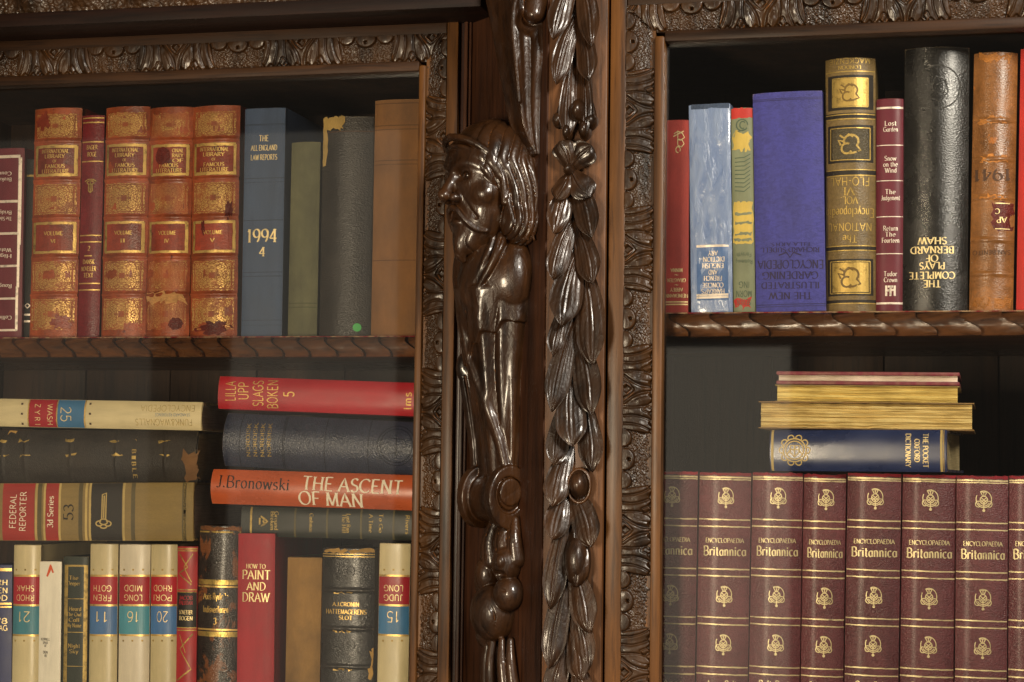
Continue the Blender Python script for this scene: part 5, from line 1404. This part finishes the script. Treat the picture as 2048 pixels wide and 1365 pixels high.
for y, l in ((255, ('Lost', 'Garden')), (325, ('Snow', 'on the', 'Wind')), (392, ('The', 'Judgement')), (465, ('Return', 'The', 'Fourteen')), (556, ('Tudor', 'Crown'))):
    for i, t_ in enumerate(l): b.text(t_, 1781, y - 8 + i * 12, 9, 12 + len(t_) * 2.6, 0, SILV, weight=1.0)
b.strokes([[(-.8, -1), (-.8, 1)], [(.8, -1), (.8, 1)], [(-.8, 0), (.8, .2)], [(-.5, .8), (.5, .8)], [(0, -1), (0, 1)]], 1781, 582, 10, .4, SILV)
SH = cloth('black_shiny_cloth', '1d1b18', 'leather', 0.27, 0.15, spec=0.6, coat=.25, bscale=.5)
b = Book('tall thick black book with gold upside-down title and embossed head medallion', (1807, 93), (1941, 92), (1806, 619), (1932, 620), YBR - 2, SH, bulge=9, pw=2.0, base=zR0, depth=170, fray=1.5)
for t_, y, w in (('THE', 568, 32), ('COMPLETE', 551, 86), ('PLAYS', 532, 48), ('OF', 517, 24), ('BERNARD', 500, 82), ('SHAW', 482, 56)): b.text(t_, 1864, y, 13, w, 180, GOLDB, weight=1.2)
b.strokes([arc(0, 0, 1, 1, 0, 360, 32), [(-.4, -.3), (-.1, .5), (.35, .3), (.45, -.2), (.1, -.7), (-.3, -.5)], [(-.1, .1), (.2, .2)], [(.0, -.3), (.3, -.25)], [(-.3, .2), (-.2, -.2)]], 1876, 174, 42, .07, cloth('black_emboss', '2c2a26', 'leather', .3), name='embossed_medallion')
CALF = cloth('brown_calf', '8e5c2c', 'leather', 0.36, 0.30, 0.66, 'a8662a', spec=0.5, coat=.2, bscale=.5)
rows = (240, 318, 395, 480, 548)
b = Book('worn brown calf volume with torn red label and black 1941, right of the black book', (1949, 103), (2035, 103), (1937, 622), (2027, 622), YBR, CALF, bulge=8, pw=2.2, base=zR0, bands=[(1990, y) for y in rows], band_h=1.2, fray=5, wob=1.0, seed=70)
RUB = cloth('rubbed_calf', 'b0702c', 'leather', .5, .25)
for y in rows[:3]: b.panel(1960, y - 5, 2012, y + 5, RUB, 'rubbed_patch', .35, worn=6)
b.panel(1955, 108, 2025, 122, RUB, 'rubbed_patch', .3, worn=12); b.panel(1945, 596, 2022, 616, RUB, 'rubbed_patch', .3, worn=10)
b.text('1941', 1985, 350, 22, 66, 180, INKBR, weight=1.0); b.text('SAN BENITO', 1983, 505, 8, 70, 180, INKBR, 'sans', 1.1)
b.panel(1986, 405, 2026, 460, cloth('red_shelf_label', '641c14', 'leather', .45, .15), 'label_panel', .25, worn=5)
b.text('AP', 2004, 440, 11, 20, 180, GOLDB, weight=1.1, off=.5); b.text('C', 1995, 423, 10, 9, 180, GOLDB, weight=1.1, off=.5)
for y in (406, 457): b.panel(1990, y, 2020, y + 2, GOLDB, 'ruled_line', .5)
b = Book('bright red book cut off by the right edge of the upper right shelf', (2041, 95), (2150, 95), (2033, 622), (2140, 622), YBR, cloth('bright_red_cloth', 'b82820', 'cloth', 0.55, 0.1), bulge=4, pw=3, base=zR0)

# ================= right door, lower shelf: maroon set
BR = cloth('maroon_grained', '69353a', 'leather', 0.42, 0.14, spec=0.5, coat=.1, bscale=1.5)
GBR = foil('set_gold', 'dccb9c', 0.45, 0.4, 0.40)
BRED = cloth('maroon_cap', '8a1f2b', 'cloth', .7, .2)
THI = [arc(0, 0, .86, .95, 118, -208, 28), arc(0, 0, .7, .78, 210, 330, 14), arc(-.62, -.55, .3, .34, 60, 300, 9), arc(.62, -.55, .3, .34, 240, 480, 9), [(0, -.55), (0, -1.35)],
       arc(0, -.1, .42, .46, 90, 450, 20), [(-.3, .2), (.3, -.35)], [(.3, .2), (-.3, -.35)], [(-.36, -.05), (.1, -.48)], [(.36, -.05), (-.1, -.48)],
       [(-.4, .82), (.4, .82)], [(-.12, .38), (-.34, .82)], [(.12, .38), (.34, .82)], [(0, .38), (0, .84)], arc(0, -1.28, .12, .12, 0, 360, 8)]
XT = [1288, 1396, 1503, 1606, 1693, 1804, 1913, 2017, 2122]; XB = [1281, 1389, 1495, 1599, 1687, 1797, 1908, 2015, 2121]
ORD = ('first maroon volume of the matched set, half hidden by the door frame', 'second maroon volume of the matched set, counted from the door frame', 'third maroon volume of the matched set, under the left end of the small pile',
       'fourth maroon volume of the matched set, narrow, under the navy pocket dictionary', 'fifth maroon volume of the matched set, counted from the door frame', 'sixth maroon volume of the matched set, under the right end of the small pile',
       'seventh maroon volume of the matched set, first one right of the small pile', 'last maroon volume of the matched set, cut off by the right edge')
TOPV = []
for i in range(8):
    x0, x1, b0, b1 = XT[i] + 1, XT[i + 1] - 1, XB[i] + 1, XB[i + 1] - 1; yt = 943 + 1.35 * i + (0, 1, 0, 2, -1, 0, 1, 0)[i]
    e0, e1 = x0 + (b0 - x0) * (1560 - yt) / (1365 - yt), x1 + (b1 - x1) * (1560 - yt) / (1365 - yt)
    b = Book(ORD[i], (x0, yt), (x1, yt), (e0, 1560), (e1, 1560), YBR + (0, 3, 1, 4, 0, 2.5, .5, 2)[i], BR, yaw=(0, .8, -.5, 1.0, -.9, .4, -.3, .7)[i], bulge=5 + .6 * (i % 3), pw=2.6, group='matched maroon encyclopaedia volumes', name='encyclopaedia_volume', base=ZFR + .2, depth=200, fray=1.2, seed=80 + i)
    TOPV.append(b)
    dy = yt - 943; xm = lambda y: (x0 + x1) / 2 + ((b0 + b1) / 2 - (x0 + x1) / 2) * (y - yt) / (1365 - yt); wsc = (x1 - x0) / 107.0
    b.band(yt, yt + 6, BRED, 'head_cap', .3, worn=2)
    for y, hgt in ((951, 3.4), (956, 2), (1036, 2.6), (1050, 2.6), (1135, 2.6), (1149, 2.6), (1232, 2.6), (1246, 2.6), (1331, 2.6), (1346, 2.6)): b.band(y + dy, y + hgt + dy, GBR, worn=0.5)
    for y in (990, 1187, 1284): b.strokes(THI, xm(y) + 3, y + dy, 16.5, .10, GBR, name='thistle_emblem')
    b.text('ENCYCLOPAEDIA', xm(1077) + 2, 1079 + dy, 8.5, 76 * wsc, 0, GBR, weight=1.15); b.text('Britannica', xm(1100) + 2, 1100 + dy, 18, 84 * wsc, 0, GBR, weight=1.2)
    b.text(('A-Anno', 'Anno-Balt', 'Balt-Brai', 'Brai-Cast', 'Cast-Cole', 'Cole-Dama', 'Dama-Educ', 'Educ-Extr')[i], xm(1362), 1366 + dy, 13, 60 * wsc, 0, GBR, weight=1.2)

# ---- the small pile lying on the set
YT = YBR - 1
NVY = cloth('navy_smooth', '27335a', 'smooth', 0.3, 0.12, spec=0.55, coat=.25)
b = Book('small navy pocket dictionary with gold crest at the bottom of the pile', (1538, 860), (1899, 861), (1541, 942), (1896, 945), YT, NVY, lie='R', bulge=4, pw=3, depth=120, page=PAPER, yaw=-6)
b.band(1543, 1548, FCR, 'gold_band'); b.band(1884, 1889, FCR, 'gold_band'); b.band(1890.5, 1892, GOLDD, 'gold_band')
for t_, x, w in (('THE POCKET', 1855, 64), ('OXFORD', 1838, 44), ('DICTIONARY', 1820, 64)): b.text(t_, x, 902, 9.5, w, -90, GOLDB, weight=1.2)
sc_ = []
for j in range(10): a = j * 36; sc_.append(arc(.80 * math.cos(math.radians(a)), .80 * math.sin(math.radians(a)), .2, .2, a - 110, a + 110, 7))
b.strokes(sc_ + [arc(0, 0, .74, .74, 0, 360, 24), arc(0, 0, .58, .58, 0, 360, 24), [(-.28, .3), (.28, .3), (.28, -.15), (0, -.42), (-.28, -.15), (-.28, .3)], [(-.28, .05), (.28, .05)], [(0, .3), (0, -.4)], [(-.5, -.3), (-.3, .0)], [(.5, -.3), (.3, 0)]], 1591, 901, 30, .075, FCR, name='crest')


def block(label, tl, tr, bl, br, Y, mat, depth, covers=None, rough=1.2, seed=0, inset=0.0):
    """a book lying with its leaf edges to the front: page_block and, where seen, thin covers"""
    c = [np.array(px(*q, Y)) for q in (tl, tr, bl, br)]; TL, TR, BL, BR = c; o = (BL + BR) / 2; w = np.hypot(*(BR - BL)); h = np.hypot(*(TL - BL))
    a = math.atan2(-(BR - BL)[1], (BR - BL)[0]); r = empty('book', (o[0], Y, o[1]), a); tag(r, label, 'book')
    nu, nz = 80, 36; U = np.linspace(-w / 2, w / 2, nu)[:, None] * np.ones((1, nz)); t0 = covers[1] if covers else 0.6
    Z = np.ones((nu, 1)) * np.linspace(t0, h - t0, nz)[None]
    rw = np.random.default_rng(seed).random(nz)[None]; g_ = .7 * vnoise(U / 14 + seed, Z / 1.0, 5) + .6 * vnoise(U / 60 + seed, Z / 0.6 + 3, 6) + 1.3 * rw * (0.6 + 0.8 * vnoise(U / 35 + seed, Z * 0 + np.arange(nz)[None] * 1.0, 4))
    Yf = inset + rough * g_ + 1.2 * ((Z / h - .5) * 2) ** 2 * rough
    Zs = Z + rough * .5 * (vnoise(U / 7 + 3, Z * 0 + seed, 8) - .5) * ((Z > h * .8) | (Z < h * .2))
    v = np.stack([U, Yf, Zs], -1).reshape(-1, 3); bk = np.stack([U, np.full_like(U, depth), Zs], -1).reshape(-1, 3); N_ = nu * nz
    f = gridfaces(nu, nz).tolist()
    for i in range(nu - 1):
        k_, k2 = i * nz, (i + 1) * nz; f += [(k2, k_, N_ + k_, N_ + k2), (k_ + nz - 1, k2 + nz - 1, N_ + k2 + nz - 1, N_ + k_ + nz - 1)]
    for j in range(nz - 1):
        f += [(j, j + 1, N_ + j + 1, N_ + j), ((nu - 1) * nz + j + 1, (nu - 1) * nz + j, N_ + (nu - 1) * nz + j, N_ + (nu - 1) * nz + j + 1)]
    obj('page_block', v, f, mat, r, 60)
    if covers:
        cm, th_ = covers
        for z0 in (0.0, h - th_ + .1):
            vv, ff = boxvf(-w / 2 - 2, w / 2 + 2, -1.5, depth + 3, z0, z0 + th_ - .1, min(.9, th_ * .3)); obj('cover', vv, ff, cm, r, 40)
    return r


def pages(name, c, hi):
    t = NT(name); n = t.noise(t.coord((8, 30, 1900)), 1.0, 4, 0.7); n2 = t.noise(t.coord((30, 40, 60)), 1.0, 4); bb = lin(c)
    col = t.ramp(n, [(0.3, tuple(x * hi for x in bb[:3])), (0.6, bb[:3])]); c2 = t.ramp(n2, [(0.3, (0.72, 0.66, 0.55)), (0.62, (1.05, 1.03, 1.0))])
    t.set(Base_Color=t.mix(1.0, col, c2, 'MULTIPLY'), Roughness=0.85, Specular_IOR_Level=0.15, Normal=t.bump(n, 0.0006, 0.7)); return t.m


TANP = pages('tan_leaves', 'e2cc8c', .7); YELP = pages('yellow_leaves', 'e6cf80', .7); WHP = pages('white_leaves', 'f0e4d8', .85)
b = block('untrimmed tan paperback, second from the bottom of the small pile', (1522, 803), (1936, 809), (1521, 857), (1944, 862), YT - 3, TANP, 130, (cloth('worn_tan_wrapper', '8a6a3c', 'smooth', .8, .25), 1.1), 2.2, 3)
b = block('thin yellowed book lying under the maroon booklet on the small pile', (1555, 770), (1914, 773), (1554, 804), (1915, 808), YT, YELP, 120, (cloth('yellow_wrapper', 'a08a4c', 'smooth', .8, .25), 0.9), 1.5, 7)
b = block('thin maroon booklet with white leaves on top of the small pile', (1559, 743), (1915, 745), (1557, 769), (1915, 772), YT + 1, WHP, 118, (cloth('maroon_booklet', '7c2c3a', 'smooth', .55, .1), 3.6), 0.5, 9, 2.0)
